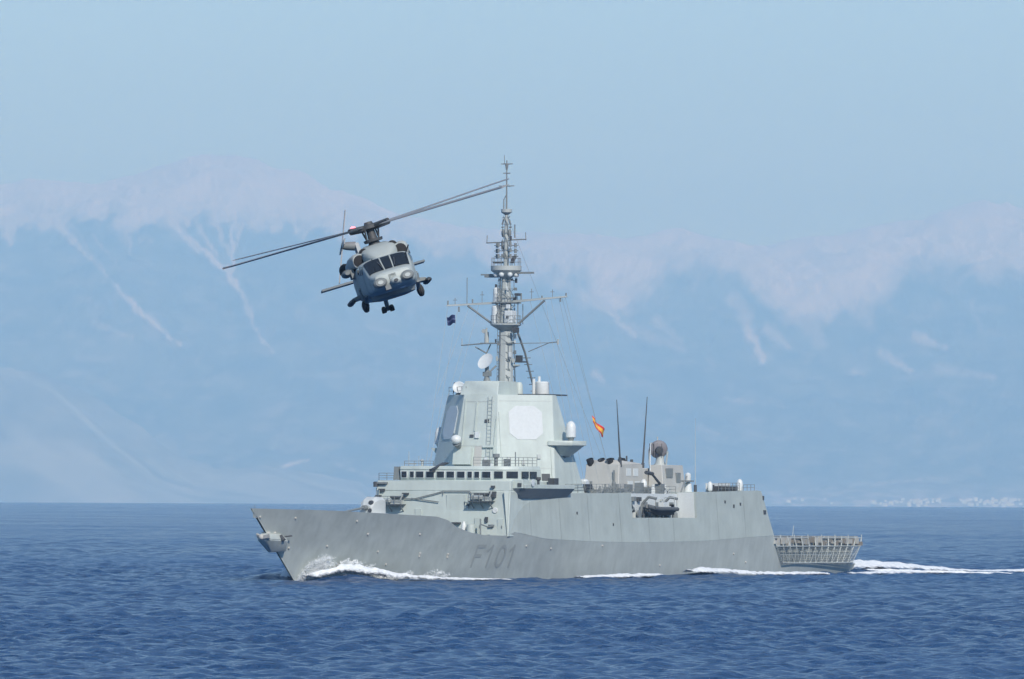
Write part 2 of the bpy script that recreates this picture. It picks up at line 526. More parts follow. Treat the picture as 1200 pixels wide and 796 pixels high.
# hull number F101 plated on the flare
def stroke(b, pts, w, out=.03):
    for (x0, z0), (x1, z1) in zip(pts, pts[1:]):
        L = math.hypot(x1-x0, z1-z0); nx, nz = -(z1-z0)/L*w/2, (x1-x0)/L*w/2
        ex, ez = (x1-x0)/L*w/2, (z1-z0)/L*w/2
        n = max(2, int(L/.3)); rows = []
        for k in range(n+1):
            t = k/n; x = x0-ex+(x1-x0+2*ex)*t; z = z0-ez+(z1-z0+2*ez)*t
            rows.append([(x+nx, half(x+nx, z+nz)+out, z+nz), (x-nx, half(x-nx, z-nz)+out, z-nz)])
        b.loft(rows, closed=False)
def digit(b, ch, s, z, w, h, lw):
    if ch == 'F': stroke(b, [(s, z), (s, z+h)], lw); stroke(b, [(s+.05, z+h), (s+w, z+h)], lw, .04); stroke(b, [(s+.05, z+h*.52), (s+w*.78, z+h*.52)], lw, .04)
    if ch == '1': stroke(b, [(s+w*.55, z), (s+w*.55, z+h)], lw); stroke(b, [(s+w*.55, z+h), (s+w*.1, z+h*.78)], lw*.8, .04)
    if ch == '0':
        c = [(s+w*.5+w*.5*math.cos(a), z+h*.5+h*.5*math.sin(a)) for a in np.linspace(0, 2*PI, 17)]
        for q in range(16): stroke(b, c[q:q+2], lw, .03+.006*(q % 2))
b = S()
for ch, s in (('F', 41.6), ('1', 43.9), ('0', 46.3), ('1', 48.6)): digit(b, ch, s, 1.65, 1.5, 2.2, .36)
P(b, 'hull_number', M_NUM, hull, smooth=0)
# scuppers and fairleads: small rusty fittings on the side
for (s, z) in [(1.6, 7.0), (6.6, 6.9), (16.6, 6.6), (7.6, 3.7), (19.5, 5.2), (29, 5.2), (30.5, 3.1), (36, 3.0), (13.5, 3.9), (22.6, 3.3), (58, 3.6), (71, 3.9), (88, 1.6), (109, 2.9), (113, 1.9), (52, 3.9), (25, 1.9)]:
    h = half(s, z); c = (s, h, z)
    q = S().rev((s, h-.1, z), (0, 1, -.1), [(0, .13), (.19, .12), (.21, .07)], 8)
    if int(s*7) % 3 == 0: q.box(s-.04, s+.04, h-.12, h+.03, z-.42, z-.14)
    P(q, 'scupper', M_RUST, hull)
# draught strake along the waterline
b = S()
b.loft([[(s, half(s, z)+.025, z) for z in (-.9, -.3, .12)] for s in np.linspace(12, 146, 120)], closed=False)
P(b, 'boot_topping', flat('boot_topping_grey', (.10, .115, .12), .5), hull)
# anchor at the stem on its bolster
b = S().prism([(3.0, -.35, 5.25), (5.6, -.8, 5.2), (5.6, .9, 5.2), (3.0, .45, 5.25)], [(2.5, -.6, 4.6), (6.4, -1.1, 4.5), (6.4, 1.3, 4.5), (2.5, .7, 4.6)])
b.prism([(2.5, -.6, 4.6), (6.4, -1.1, 4.5), (6.4, 1.3, 4.5), (2.5, .7, 4.6)], [(4.4, -.15, 3.2), (6.6, -.5, 3.3), (6.6, .9, 3.3), (4.4, .25, 3.2)])
anc = P(b, 'anchor_bolster', M_HULL, bevel=.08)
b = S().bar((2.6, 0, 4.95), (4.9, .2, 5.35), .16).ball((2.5, 0, 4.85), .32)
b.prism([(2.6, -.6, 4.75), (3.0, -.6, 4.6), (3.0, 0, 4.6), (2.6, 0, 4.6)], [(2.5, -.7, 5.2), (2.7, -.6, 5.3), (2.8, 0, 4.95), (2.4, 0, 5.0)])
b.prism([(2.3, .9, 4.75), (2.9, .9, 4.6), (3.0, 0, 4.6), (2.4, 0, 4.6)], [(2.1, 1.1, 5.2), (2.3, 1.0, 5.3), (2.8, 0, 4.95), (2.4, 0, 5.0)])
b.bar((3.6, -.5, 5.3), (3.6, .5, 5.3), .14).bar((4.6, -.5, 5.3), (4.6, .7, 5.3), .12)
P(b, 'anchor', M_RUST, anc, bevel=.03)
P(S().bar((5.2, .9, 5.0), (5.2, 1.35, 4.5), .22).bar((5.9, 1.0, 4.9), (6.6, 1.6, 5.0), .08), 'hawse_pipe', M_DARK, anc)
# foredeck fittings seen above the bulwark
b = S()
for s in (3.5, 5.0): b.bar((s, 0, 6.9), (s, 0, 7.5), .16)
each(b, 'bollard', M_MID, frig)
P(S().bar((1.0, 0, 7.6), (.8, 0, 8.3), .03), 'jackstaff', M_MID)

# gun
g = P(S().rev((29.6, 0, 6.1), (0, 0, 1), [(0, 1.75), (1.3, 1.75), (1.35, 1.55)], 24), 'gun_turret', M_WHITE)
GD = Vector((-math.cos(math.radians(-6)), math.sin(math.radians(-6)), 0))      # trained a little to port
GN = Vector((-GD.y, GD.x, 0))
def gring(d, w, z0, z1, ch=.35):
    c = Vector((29.6, 0, 0))+GD*d
    out = []
    for y, z in ((-w, z0), (-w, z1-ch), (-w+ch, z1), (w-ch, z1), (w, z1-ch), (w, z0)):
        p = c+GN*y; out.append((p.x, p.y, z))
    return out
P(S().loft([gring(-1.3, .85, 7.35, 8.9), gring(-1.0, .95, 7.35, 9.2), gring(.3, .95, 7.35, 9.25), gring(1.0, .9, 7.35, 8.95), gring(1.4, .75, 7.35, 8.3)]), 'gun_shield', flat('gun_paint', (.52, .55, .54), .45), g, smooth=20)
a = Vector((29.6, 0, 8.05))+GD*.9; e = Vector((29.6, 0, 7.55))+GD*6.2
P(S().bar(a, a+GD*1.1, .34, .26, 12).bar(a+GD*1.0, e, .13, .10, 10).bar(e, e+GD*.4, .15, .15, 10), 'barrel', M_MID, g)
P(S().rev(Vector((29.6, 0, 8.6))+GD*1.0-GN*.5, GD, [(0, .28), (.35, .24)], 10).rev(Vector((29.6, 0, 7.75))+GD*1.2-GN*.5, GD, [(0, .3), (.3, .22)], 10), 'gun_port', M_DARK, g)
# vertical launcher block behind the gun
v = P(S().box(34.6, 41.6, -3.6, 3.6, 5.3, 6.0), 'missile_launcher', M_SUP, bevel=.05)
b = S()
for i in range(6):
    for j in range(8):
        s0 = 34.9+i*1.1; t0 = -3.3+j*.84
        b.box(s0, s0+.85, t0, t0+.62, 6.0, 6.06)
P(b, 'launcher_hatches', M_MID, v)

# --- deckhouse forming the first level, upper ship side included
def zside(s): return ip(s, [47, 62, 68, 79.4, 79.6, 98, 98.05, 117.6], [10.05, 9.85, 9.85, 9.95, 7.1, 7.1, 10.1, 10.35])
def tside(s, z):
    k = ztop(s) if s < 120.6 else 5.07
    return half(min(s, 120.6), k)+.015-max(0, z-k)*.085
sup = None
b = S()
ss = [47.0, 50, 56, 62, 68, 74, 79.39, 79.4, 79.6]
def wall(b, s_list, zt):
    for side in (1, -1):
        b.loft([[(s, side*tside(s, ztop(s)+(zt(s)-ztop(s))*j/6), ztop(s)+(zt(s)-ztop(s))*j/6) for j in range(7)] for s in s_list], closed=False)
wall(b, list(np.linspace(47.0, 79.5, 24)), lambda s: ip(s, [47, 62, 68, 79.5], [10.05, 9.85, 9.85, 9.95]))
wall(b, list(np.linspace(79.5, 98.0, 12)), lambda s: 7.1)
# stern slope of the hangar sides
for side in (1, -1):
    sl = list(np.linspace(98.0, 116.5, 10))
    b.loft([[(s, side*tside(s, ztop(s)+(ip(s, [98, 116.5], [10.1, 10.4])-ztop(s))*j/6), ztop(s)+(ip(s, [98, 116.5], [10.1, 10.4])-ztop(s))*j/6) for j in range(7)] for s in sl], closed=False)
    rows = []
    for k in range(5):
        f = k/4
        rows.append([(116.5+(120.7-116.5)*f-(2.9*f)*(j/6), side*tside(116.5+4*f, 5+5.4*j/6), ip(116.5+4*f, [116.5, 120.7], [4.9, 5.07])+(5.5-.25*f)*(j/6)) for j in range(7)])
    b.loft(rows, closed=False)
    # steps in the plating where the boat bay starts and ends
    for s in (79.5, 98.0):
        t1 = tside(s, 7.1)
        b.add([(s, side*t1, 7.1), (s, side*tside(s, 10.0), 10.0 if s < 90 else 10.1), (s, side*6.2, 10.0 if s < 90 else 10.1), (s, side*6.2, 7.1)], [(0, 1, 2, 3)])
P(b, 'side_plating', paint('side_grey', (.40, .447, .42), .5, .09, rust=.18), smooth=25)

b = S()
b.prism([(47.05, -8.25, 4.9), (47.05, 8.25, 4.9), (79.4, 8.4, 4.9), (79.4, -8.4, 4.9)], [(47.5, -8.3, 10.0), (47.5, 8.3, 10.0), (79.4, 8.3, 9.8), (79.4, -8.3, 9.8)])
b.prism([(47.5, -8.3, 9.99), (47.5, 8.3, 9.99), (62, 8.0, 9.8), (62, -8.0, 9.8)], [(47.65, -8.2, 11.15), (47.65, 8.2, 11.15), (61.5, 7.9, 11.1), (61.5, -7.9, 11.1)])
deckh = P(b, 'deckhouse', M_SUP, bevel=.06)
# radiused corner plate joining the front wall to the ship's side (round corner near the deck edge)
for sg in (-1, 1):
    q = S().prism([(47.03, sg*8.1, 4.95), (47.03, sg*(tside(47, 5.05)-.01), 5.06), (47.03, sg*(tside(47, 10.0)-.01), 10.03), (47.40, sg*8.1, 10.03)],
                  [(47.12, sg*8.1, 4.95), (47.12, sg*(tside(47, 5.05)-.03), 5.06), (47.12, sg*(tside(47, 10.0)-.03), 10.03), (47.50, sg*8.1, 10.03)])
    P(q, 'corner_plate', M_SUP, deckh)
# front details: doors, pipes, trays, rails
def front(s=47.0): return s
def fx(z): return 47.05+(z-4.9)*.088-.02
def fbox(b, t0, t1, z0, z1, d=.25):
    x = fx((z0+z1)/2); return b.box(x-d, x+.1, t0, t1, z0, z1)
def ftube(b, pts, r=.07, off=.18):
    return b.path([(fx(z)-off, t, z) for t, z in pts], r)
def tray(t0, t1, z, flip=1):
    """stowage platform: floor plate, brackets and stowed gear"""
    q = S(); x = fx(z)
    q.prism([(x-1.1, t0, z), (x+.1, t0, z), (x+.1, t1, z), (x-1.1, t1, z)], [(x-1.2, t0-.1, z+.14), (x+.1, t0-.1, z+.14), (x+.1, t1+.1, z+.14), (x-1.2, t1+.1, z+.14)])
    for t in (t0+.2, (t0+t1)/2, t1-.2): q.bar((x, t, z-.7), (x-1.0, t, z), .07)
    o = P(q, 'stowage_shelf', M_MID, deckh)
    r = S()
    for k, z2 in enumerate((.55, 1.0)): r.path([(x-1.1, t0, z+z2), (x-1.1, t1, z+z2)], .035)
    for k in range(5): tt = t0+(t1-t0)*k/4; r.bar((x-1.1, tt, z), (x-1.1, tt, z+1.0), .035)
    P(r, 'guard_rail', M_MID, o)
    g_ = S()
    g_.rev((x-.6, t0+.25, z+.5), (0, 1, 0), [(0, .12), (.1, .3), ((t1-t0)*.45, .3), ((t1-t0)*.5, .12)], 12)
    g_.box(x-.9, x-.2, t0+(t1-t0)*.6, t1-.25, z+.14, z+.62)
    g_.bar((x-.5, t1-.5, z+.3), (x-.5, t1-.1, z+1.25), .1)
    P(g_, 'stowed_gear', M_MAST, o)
tray(-7.9, -4.6, 8.35)
tray(3.7, 6.4, 8.75)
b = S(); fbox(b, -7.9, -7.2, 9.9, 10.2, .3); fbox(b, -6.3, -4.7, 9.15, 9.4, .5); fbox(b, -4.9, -4.2, 9.55, 9.75, .4); fbox(b, 4.0, 5.7, 9.55, 9.8, .45); fbox(b, 5.9, 6.6, 9.3, 9.95, .5); fbox(b, 6.0, 6.4, 10.35, 10.6, .3)
fbox(b, -8.2, -7.6, 9.0, 9.5, .4); fbox(b, 3.1, 3.35, 8.3, 8.6, .3); fbox(b, 5.4, 5.7, 6.5, 7.1, .2); fbox(b, 5.9, 6.5, 6.0, 6.25, .3); fbox(b, 1.4, 1.8, 6.3, 6.5, .4); fbox(b, 1.9, 2.4, 6.3, 6.5, .4)
each(b, 'wall_locker', M_DARK, deckh)
b = S(); ftube(b, [(-4.6, 9.1), (-3.4, 9.1), (-1.0, 9.65), (.1, 9.95), (3.4, 9.95), (3.6, 9.7), (3.6, 8.6), (3.2, 8.1)], .06)
ftube(b, [(-3.8, 9.15), (-.4, 8.75)], .06)
ftube(b, [(.1, 9.95), (.1, 9.5)], .04)
P(b, 'wall_pipe', M_MID, deckh)
for (t0, t1, z0, z1) in ((.5, 2.9, 7.7, 9.6), (4.1, 4.9, 5.1, 7.0), (-3.3, -2.5, 6.2, 8.0), (6.9, 7.6, 5.1, 6.9)):
    q = S(); fbox(q, t0, t1, z0, z1, .05); d = P(q, 'access_hatch', M_SUP, deckh, bevel=.02)
    q = S(); fbox(q, t1-.18, t1-.08, (z0+z1)/2-.15, (z0+z1)/2+.15, .12); P(q, 'handle', M_MID, d)
P(S().rev((fx(7.8)-.12, 6.55, 7.85), (1, 0, 0), [(0, .3), (.08, .34), (.12, .3)], 16), 'vent_cover', M_WHITE, deckh)
P(S().rev((46.2, 3.2, 5.0), (0, 0, 1), [(0, .3), (1.0, .3), (1.3, .22), (1.6, .1)], 14), 'ventilator', M_WHITE, deckh)
each(S().rev((45.7, 2.1, 4.95), (0, 0, 1), [(0, .55), (.5, .6), (.9, .45), (1.0, .2)], 14).rev((45.9, 4.2, 4.95), (0, 0, 1), [(0, .5), (.9, .5), (1.3, .45), (1.35, .3)], 12), 'capstan', M_SUP, deckh)
P(S().bar((45.9, 5.4, 5.0), (45.9, 5.4, 6.9), .09).bar((45.9, 5.4, 6.3), (45.9, 6.3, 6.0), .08).bar((45.9, 6.3, 6.0), (45.9, 7.0, 6.1), .12), 'deck_davit', M_MID, deckh)
each(S().rev((46.6, .4, 6.0), (0, 0, 1), [(0, .2), (.3, .22), (.5, .1)], 10), 'bollard', M_WHITE, deckh)
# roof of the deckhouse: rail and lamps
def rail(pts, h=1.0, parent=frig, wires=3, gap=1.6, name='guard_rail', r=.025):
    q = S()
    for a, c in zip(pts, pts[1:]):
        a, c = Vector(a), Vector(c); n = max(1, int((c-a).length/gap))
        for k in range(n+1): p = a.lerp(c, k/n); q.bar(p, p+Vector((0, 0, h)), r*1.3, n=5)
        for w in range(1, wires+1): q.bar(a+Vector((0, 0, h*w/wires)), c+Vector((0, 0, h*w/wires)), r, n=5)
    return P(q, name, M_MID, parent)
rail([(49.8, -8.1, 11.15), (47.75, -8.1, 11.15), (47.75, -6.2, 11.15)], .8, deckh)
P(S().box(47.2, 49.6, -8.55, -6.9, 10.75, 10.95), 'wing_platform', M_MID, deckh)
P(S().rev((47.3, -8.3, 10.4), (0, 0, 1), [(0, .25), (.5, .25), (.6, .15)], 10), 'side_lamp', M_DARK, deckh)
P(S().rev((47.1, -9.0, 8.9), (0, 0, 1), [(0, .2), (.4, .22)], 8).bar((47.3, -8.7, 9.2), (47.3, -8.3, 8.2), .15), 'fairlead', M_MID, deckh)

# --- bridge
prof = [(50.0, -6.5), (50.0, 5.0), (50.4, 6.2), (51.6, 7.5), (56.5, 7.9), (56.5, -7.2), (51.4, -7.2)]
def ringz(p, z, inset=0.0, lean=0.0):
    cx = 54.0; out = []
    for s, t in p: out.append((s+(cx-s)*inset+lean*(1 if s < 51 else .3), t*(1-inset), z))
    return out
b = S().prism(ringz(prof, 11.1), ringz(prof, 12.35, 0, -.12)).prism(ringz(prof, 12.35, 0, -.20), ringz(prof, 12.78, .012, -.14))
bridge = P(b, 'bridge', M_SUP, bevel=.05)
wins = [(-6.25, -5.65), (-5.2, -4.75), (-4.45, -3.55), (-3.2, -2.25), (-1.85, -1.0), (-.65, .25), (.65, 1.55), (1.95, 2.45), (2.8, 3.35), (3.75, 4.75)]
for k, (t0, t1) in enumerate(wins):
    w = P(S().box(49.80, 49.93, t0-.05, t1+.05, 11.42, 12.22), 'window', M_LIGHT, bridge)
    P(S().box(49.765, 49.86, t0, t1, 11.48, 12.16), 'pane', M_GLASS, w)
# windows round the port corner and along the port side of the bridge
for (a, c) in (((49.95, 5.15), (50.3, 6.05)), ((50.55, 6.35), (51.45, 7.35)), ((52.0, 7.62), (53.4, 7.72)), ((53.9, 7.74), (55.3, 7.84))):
    a, c = Vector((*a, 0)), Vector((*c, 0)); d = (c-a).normalized(); n = Vector((d.y*1, -d.x, 0))
    if n.x > 0 and n.y < 0: n = -n
    if n.y < 0: n = -n
    n = Vector((-abs(d.y), abs(d.x), 0))
    q = [a-n*.05, c-n*.05, c+n*.09, a+n*.09]
    w = P(S().prism([(p.x, p.y, 11.45) for p in q], [(p.x-.1*0, p.y, 12.2) for p in q]), 'window', M_GLASS, bridge)
rail([(50.3, 2.4, 12.78), (50.3, 5.0, 12.78), (52, 7.2, 12.78), (56, 7.6, 12.78)], 1.0, bridge, gap=.9)
b = S(); b.box(50.9, 51.6, 3.2, 3.9, 12.78, 13.5); b.rev((51.2, 4.8, 12.78), (0, 0, 1), [(0, .2), (.9, .2), (1.0, .4), (1.4, .4)], 10); b.box(51.4, 52.2, 5.6, 6.1, 12.78, 13.6); b.bar((52, 6.8, 12.78), (52, 6.8, 14.4), .06)
each(b, 'signal_lamp_rack', M_MID, bridge)
P(S().box(49.2, 50.6, -2.55, -2.1, 12.1, 12.45).prism([(49.0, -2.4, 12.4), (49.3, -2.4, 12.3), (49.3, -2.1, 12.3), (49.0, -2.1, 12.4)], [(50.9, -1.7, 13.2), (51.2, -1.7, 13.1), (51.2, -1.0, 13.1), (50.9, -1.0, 13.2)]), 'searchlight', M_DARK, bridge)
P(S().prism([(50.2, -7.5, 11.2), (51.6, -7.5, 11.2), (51.6, -6.7, 11.2), (50.2, -6.7, 11.2)], [(50.2, -7.4, 12.7), (51.6, -7.4, 12.7), (51.6, -6.9, 12.7), (50.2, -6.9, 12.7)]), 'wing_screen', M_MID, bridge)
P(S().bar((50.9, -5.9, 12.78), (50.9, -5.9, 14.4), .035).bar((51.0, -4.7, 12.78), (51.0, -4.7, 13.9), .03).rev((51.2, -4.4, 12.78), (0, 0, 1), [(0, .12), (.5, .12), (.6, .3), (.75, .1)], 10).box(50.8, 51.2, -5.9, -5.1, 12.95, 13.1), 'roof_antenna', M_MAST, bridge)
rail([(50.4, -6.2, 12.78), (50.2, -2.5, 12.78)], .55, bridge, 2, 1.2)

# --- port bridge wing and gallery in a darker grey that paints in the underside's shade
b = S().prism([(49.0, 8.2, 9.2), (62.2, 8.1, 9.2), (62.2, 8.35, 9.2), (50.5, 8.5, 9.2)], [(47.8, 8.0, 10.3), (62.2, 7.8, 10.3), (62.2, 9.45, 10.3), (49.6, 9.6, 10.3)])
wing = P(b, 'bridge_wing', paint('wing_shade_grey', (.20, .225, .235), .6, .06))
P(S().box(48.9, 62.2, 9.32, 9.46, 10.3, 10.75), 'bulwark', M_SUP, wing, bevel=.03)
P(S().box(48.6, 50.4, 8.0, 9.3, 10.3, 11.3), 'pelorus_shelter', M_SUP, wing, bevel=.05)
P(S().box(48.5, 48.65, 8.7, 9.15, 10.5, 10.9), 'lamp_opening', M_DARK, wing)
P(S().rev((50.7, 9.5, 10.95), (0, 1, 0), [(0, .38), (.12, .42), (.14, .25)], 16), 'life_ring', M_LIGHT, wing)
each(S().rev((53.6, 8.9, 10.3), (0, 0, 1), [(0, .15), (.9, .15), (1.0, .32), (1.3, .3)], 10).box(57.5, 58.6, 8.3, 9.1, 10.75, 11.5).box(59, 62, 8.5, 9.2, 10.3, 10.75), 'pelorus', M_DARK, wing)
P(S().box(49.5, 61.9, -9.3, -8.0, 9.6, 10.3), 'starboard_gallery', M_SUP, wing)

# --- radar tower: an eight-sided block with fixed array faces
lo = [(55.2, -3), (55.2, 3), (60.2, 8.0), (67.8, 8.2), (72.5, 3), (72.5, -3), (67.8, -8.2), (60.2, -8)]
hi = [(57.3, -2.1), (57.3, 2.1), (61.6, 6.9), (62.6, 6.9), (69.0, 2.6), (69.0, -2.6), (62.6, -6.5), (61.6, -6.2)]
Z0, Z1 = 9.8, 20.9
b = S().prism([(s, t, Z0) for s, t in lo], [(s, t, Z1) for s, t in hi])
tower = P(b, 'radar_tower', M_SUP, bevel=.05, smooth=15)
P(S().taper((57.3, 63, -2.65, 2.05), (57.9, 62.6, -2.3, 1.95), 20.85, 22.45), 'tower_cap', M_SUP, tower, bevel=.05)
def face(i, j):
    A, B = Vector((*lo[i], Z0)), Vector((*lo[j], Z0)); A2, B2 = Vector((*hi[i], Z1)), Vector((*hi[j], Z1))
    def at(u, z):
        f = (z-Z0)/(Z1-Z0); return A.lerp(A2, f).lerp(B.lerp(B2, f), u)
    n = (B-A).cross(A2-A).normalized()
    c = at(.5, 15)
    if n.dot(c-Vector((64.0, 0, 15))) < 0: n = -n
    return at, n
def on_face(i, j, u, z, w, h, mat, name, ch=.0, d=.08, parent=tower, curved=0):
    at, n = face(i, j)
    c = at(u, z); r = (at(u+.05, z)-c).normalized(); up = n.cross(r); up = up if up.z > 0 else -up
    if ch: pts = [(-w/2+ch, -h/2), (w/2-ch, -h/2), (w/2, -h/2+ch*.8), (w/2, h/2-ch*.8), (w/2-ch, h/2), (-w/2+ch, h/2), (-w/2, h/2-ch*.8), (-w/2, -h/2+ch*.8)]
    else: pts = [(-w/2, -h/2), (w/2, -h/2), (w/2, h/2), (-w/2, h/2)]
    return P(S().prism([c+r*x+up*y-n*.05 for x, y in pts], [c+r*x+up*y+n*d for x, y in pts]), name, mat, parent)
for (i, j, mt) in ((1, 2, flat('array_face', (.56, .595, .60), .5)), (7, 0, M_LIGHT)):
    on_face(i, j, .5, 17.75, 4.25, 4.15, M_SUP, 'radar_frame', .95, .04)
    on_face(i, j, .5, 17.75, 3.95, 3.85, mt, 'radar_panel', .88, .09)
on_face(0, 1, .22, 13.9, 2.2, 2.0, M_SUP, 'equipment_cover', 0, .5)
on_face(0, 1, .55, 13.9, .9, 2.3, M_FUN, 'door', 0, .05)
on_face(0, 1, .36, 16.2, .45, .32, M_DARK, 'vent_opening', 0, .12)
on_face(0, 1, .72, 17.9, .5, .35, M_DARK, 'vent_opening', 0, .12)
on_face(0, 1, .50, 16.3, .5, .7, M_LIGHT, 'junction_box', 0, .2)
on_face(0, 1, .42, 18.4, .12, 3.4, M_SUP, 'cable_trunk', 0, .14)
on_face(0, 1, .80, 15.0, 1.3, .25, M_SUP, 'junction_box', 0, .3)
for u, z in ((.35, 14.2), (.75, 13.6), (.6, 12.4), (.88, 12.9)): on_face(0, 1, u, z, .35, .35, M_LIGHT, 'junction_box', 0, .25)
on_face(1, 2, .35, 11.9, .8, 1.7, M_SUP, 'door', .1, .05)
on_face(1, 2, .84, 11.6, 1.0, .8, M_DARK, 'vent_opening', 0, .05)
on_face(1, 2, .56, 11.5, .4, .9, M_MID, 'fire_locker', 0, .15)
on_face(2, 3, .5, 14.5, .4, 1.4, M_MID, 'cable_trunk', 0, .08)
for (i, j, u, z, w, h) in ((0, 1, .12, 17.2, .06, 6.5), (0, 1, .93, 15.5, .07, 5.5), (1, 2, .06, 15.0, .07, 8.0), (1, 2, .94, 13.5, .06, 6.0)):
    on_face(i, j, u, z, w, h, M_SUP, 'cable_trunk', 0, .12)
for (i, j, u, z, w, h) in ((0, 1, .5, 20.1, 3.4, .05), (1, 2, .5, 20.2, 6.2, .05), (1, 2, .5, 15.2, 6.4, .05), (1, 2, .5, 12.6, 6.6, .05), (0, 1, .5, 15.1, 4.6, .05)):
    on_face(i, j, u, z, w, h, M_MAST, 'weld_seam', 0, .03)
for u, z in ((.2, 13.6), (.72, 13.9), (.45, 13.2), (.12, 12.2)): on_face(1, 2, u, z, .4, .5, M_MAST, 'junction_box', 0, .2)
q = S(); at_, n_ = face(0, 1)
for k in range(22): c0 = at_(.80, 11.5+k*.42)+n_*.15; q.bar(c0-Vector((0, .25, 0)), c0+Vector((0, .25, 0)), .025, n=4)
for d_ in (-.25, .25): q.bar(at_(.80, 11.4)+n_*.15+Vector((0, d_, 0)), at_(.80, 20.7)+n_*.15+Vector((0, d_, 0)), .03, n=4)
P(q, 'ladder', M_MAST, tower)
# domes and radomes
def radome(s, t, z, r, h, base=.35, parent=frig, mat=M_WHITE, name='radome'):
    o = P(S().rev((s, t, z), (0, 0, 1), [(0, r*.8), (.08, r*.98), (h*.35, r), (h*.68, r*.97), (h*.86, r*.75), (h*.96, r*.4), (h, .02)], 20), name, mat, parent)
    P(S().rev((s, t, z-base), (0, 0, 1), [(0, r*.5), (base, r*.7)], 14), 'pedestal', M_MID, o)
    return o
radome(62.6, 8.75, 16.1, .58, 1.9)
b = S().prism([(62.0, 7.3, 14.1), (64.2, 7.3, 13.9), (64.2, 7.9, 13.9), (62.2, 7.8, 14.1)], [(61.0, 7.0, 15.2), (64.8, 7.0, 15.2), (64.8, 9.45, 15.2), (61.6, 9.45, 15.2)])
b.prism([(60.2, 7.0, 15.2), (65.0, 6.9, 15.2), (65.0, 9.6, 15.2), (61.2, 9.6, 15.2)], [(60.2, 7.0, 15.75), (65.0, 6.9, 15.75), (65.0, 9.6, 15.75), (61.2, 9.6, 15.75)])
P(b, 'sponson', M_SUP, tower, bevel=.04)
radome(62.8, -7.75, 15.3, .55, 2.0)
P(S().prism([(62, -7, 13.5), (64, -7, 13.5), (64, -6.5, 13.5), (62, -6.5, 13.5)], [(61.8, -8.4, 14.9), (64, -8.4, 14.9), (64, -6.5, 14.9), (61.8, -6.5, 14.9)]), 'sponson', M_SUP, tower)
o = P(S().ball((54.8, -1.9, 15.8), .62, .85), 'radome', M_WHITE)
P(S().rev((55.6, -1.9, 15.0), (-.8, 0, .55), [(0, .3), (.8, .5)], 12), 'pedestal', M_MID, o)
# illuminator on the starboard edge of the tower
o = P(S().rev((60.2, -4.1, 21.6), (-.8, .25, .35), [(0, .12), (.2, .45), (.45, .72), (.47, .66), (.3, .3), (.25, .05)], 18), 'illuminator_dish', M_LIGHT)
P(S().rev((60.5, -4.2, 20.8), (0, 0, 1), [(0, .5), (.3, .35), (.8, .3)], 12).bar((60.0, -4.7, 21.2), (60.6, -4.9, 22.3), .08).bar((60.0, -3.5, 21.2), (60.6, -3.3, 22.3), .08), 'pedestal', M_DARK, o)
# port side of the tower roof
o = P(S().rev((66.0, 3.6, 20.9), (0, 0, 1), [(0, .75), (.2, .8), (1.5, .78), (1.6, .7)], 18).rev((66.0, 3.2, 22.4), (0, 0, 1), [(0, .18), (.7, .15)], 8).rev((65.6, 2.7, 20.9), (0, 0, 1), [(0, .2), (1.9, .18)], 8), 'satcom_drum', M_WHITE)
P(S().box(62.7, 68.5, 1.6, 5.6, 20.9, 21.05), 'roof_grating', M_DARK, tower)
P(S().rev((64.8, 1.2, 20.9), (0, 0, 1), [(0, .5), (1.2, .45), (1.5, .3)], 12), 'ventilator', M_SUP, tower)
rail([(57.6, -2, 20.9), (61.7, -6.1, 20.9)], .9, tower, 2, 1.3)
# navigation dish on the tower cap
o = P(S().rev((59.6, -.55, 24.7), (-.72, -.20, .45), [(-.22, .15), (-.16, .55), (0, .98), (.05, 1.02), (.02, .95), (-.05, .5), (-.08, .1)], 22), 'dish_antenna', M_WHITE)
P(S().rev((59.9, -.5, 22.4), (0, 0, 1), [(0, .45), (.5, .3), (1.8, .22)], 10).bar((59.9, -.5, 23.2), (60.6, .3, 24.2), .1).box(59.6, 60.3, -.9, -.1, 23.0, 23.5), 'pedestal', M_MID, o)

# --- mast
MC = 63.8
def octa(z, r, s=MC): return [(s+r*math.cos(PI/8+k*PI/4), r*math.sin(PI/8+k*PI/4), z) for k in range(8)]
b = S().loft([octa(20.8, .90), octa(28, .76), octa(28.2, .74), octa(35, .48)])
b.loft([octa(35, .32), octa(38.5, .25), octa(41.6, .19)])
mast = P(b, 'mast', M_MAST, smooth=20)
def disc(z, r, t, nm='platform', mat=M_MAST, s=MC, y=0, cone=.7, parent=mast):
    return P(S().rev((s, y, z-cone), (0, 0, 1), [(0, r*.3), (cone*.9, r*.95), (cone, r), (cone+t, r), (cone+t+.01, r*.9)], 16), nm, mat, parent)
disc(24.3, 1.05, .12, 'platform', M_MAST, 65.2, 0, .3)
p1 = disc(28.9, 1.75, .14, cone=.75)
disc(35.1, 1.75, .5, cone=.95)
p4 = disc(41.7, .62, .35, cone=.3)
P(S().box(MC-.9, MC+1.2, -1.35, 1.35, 31.35, 31.5), 'platform', M_MID, mast)
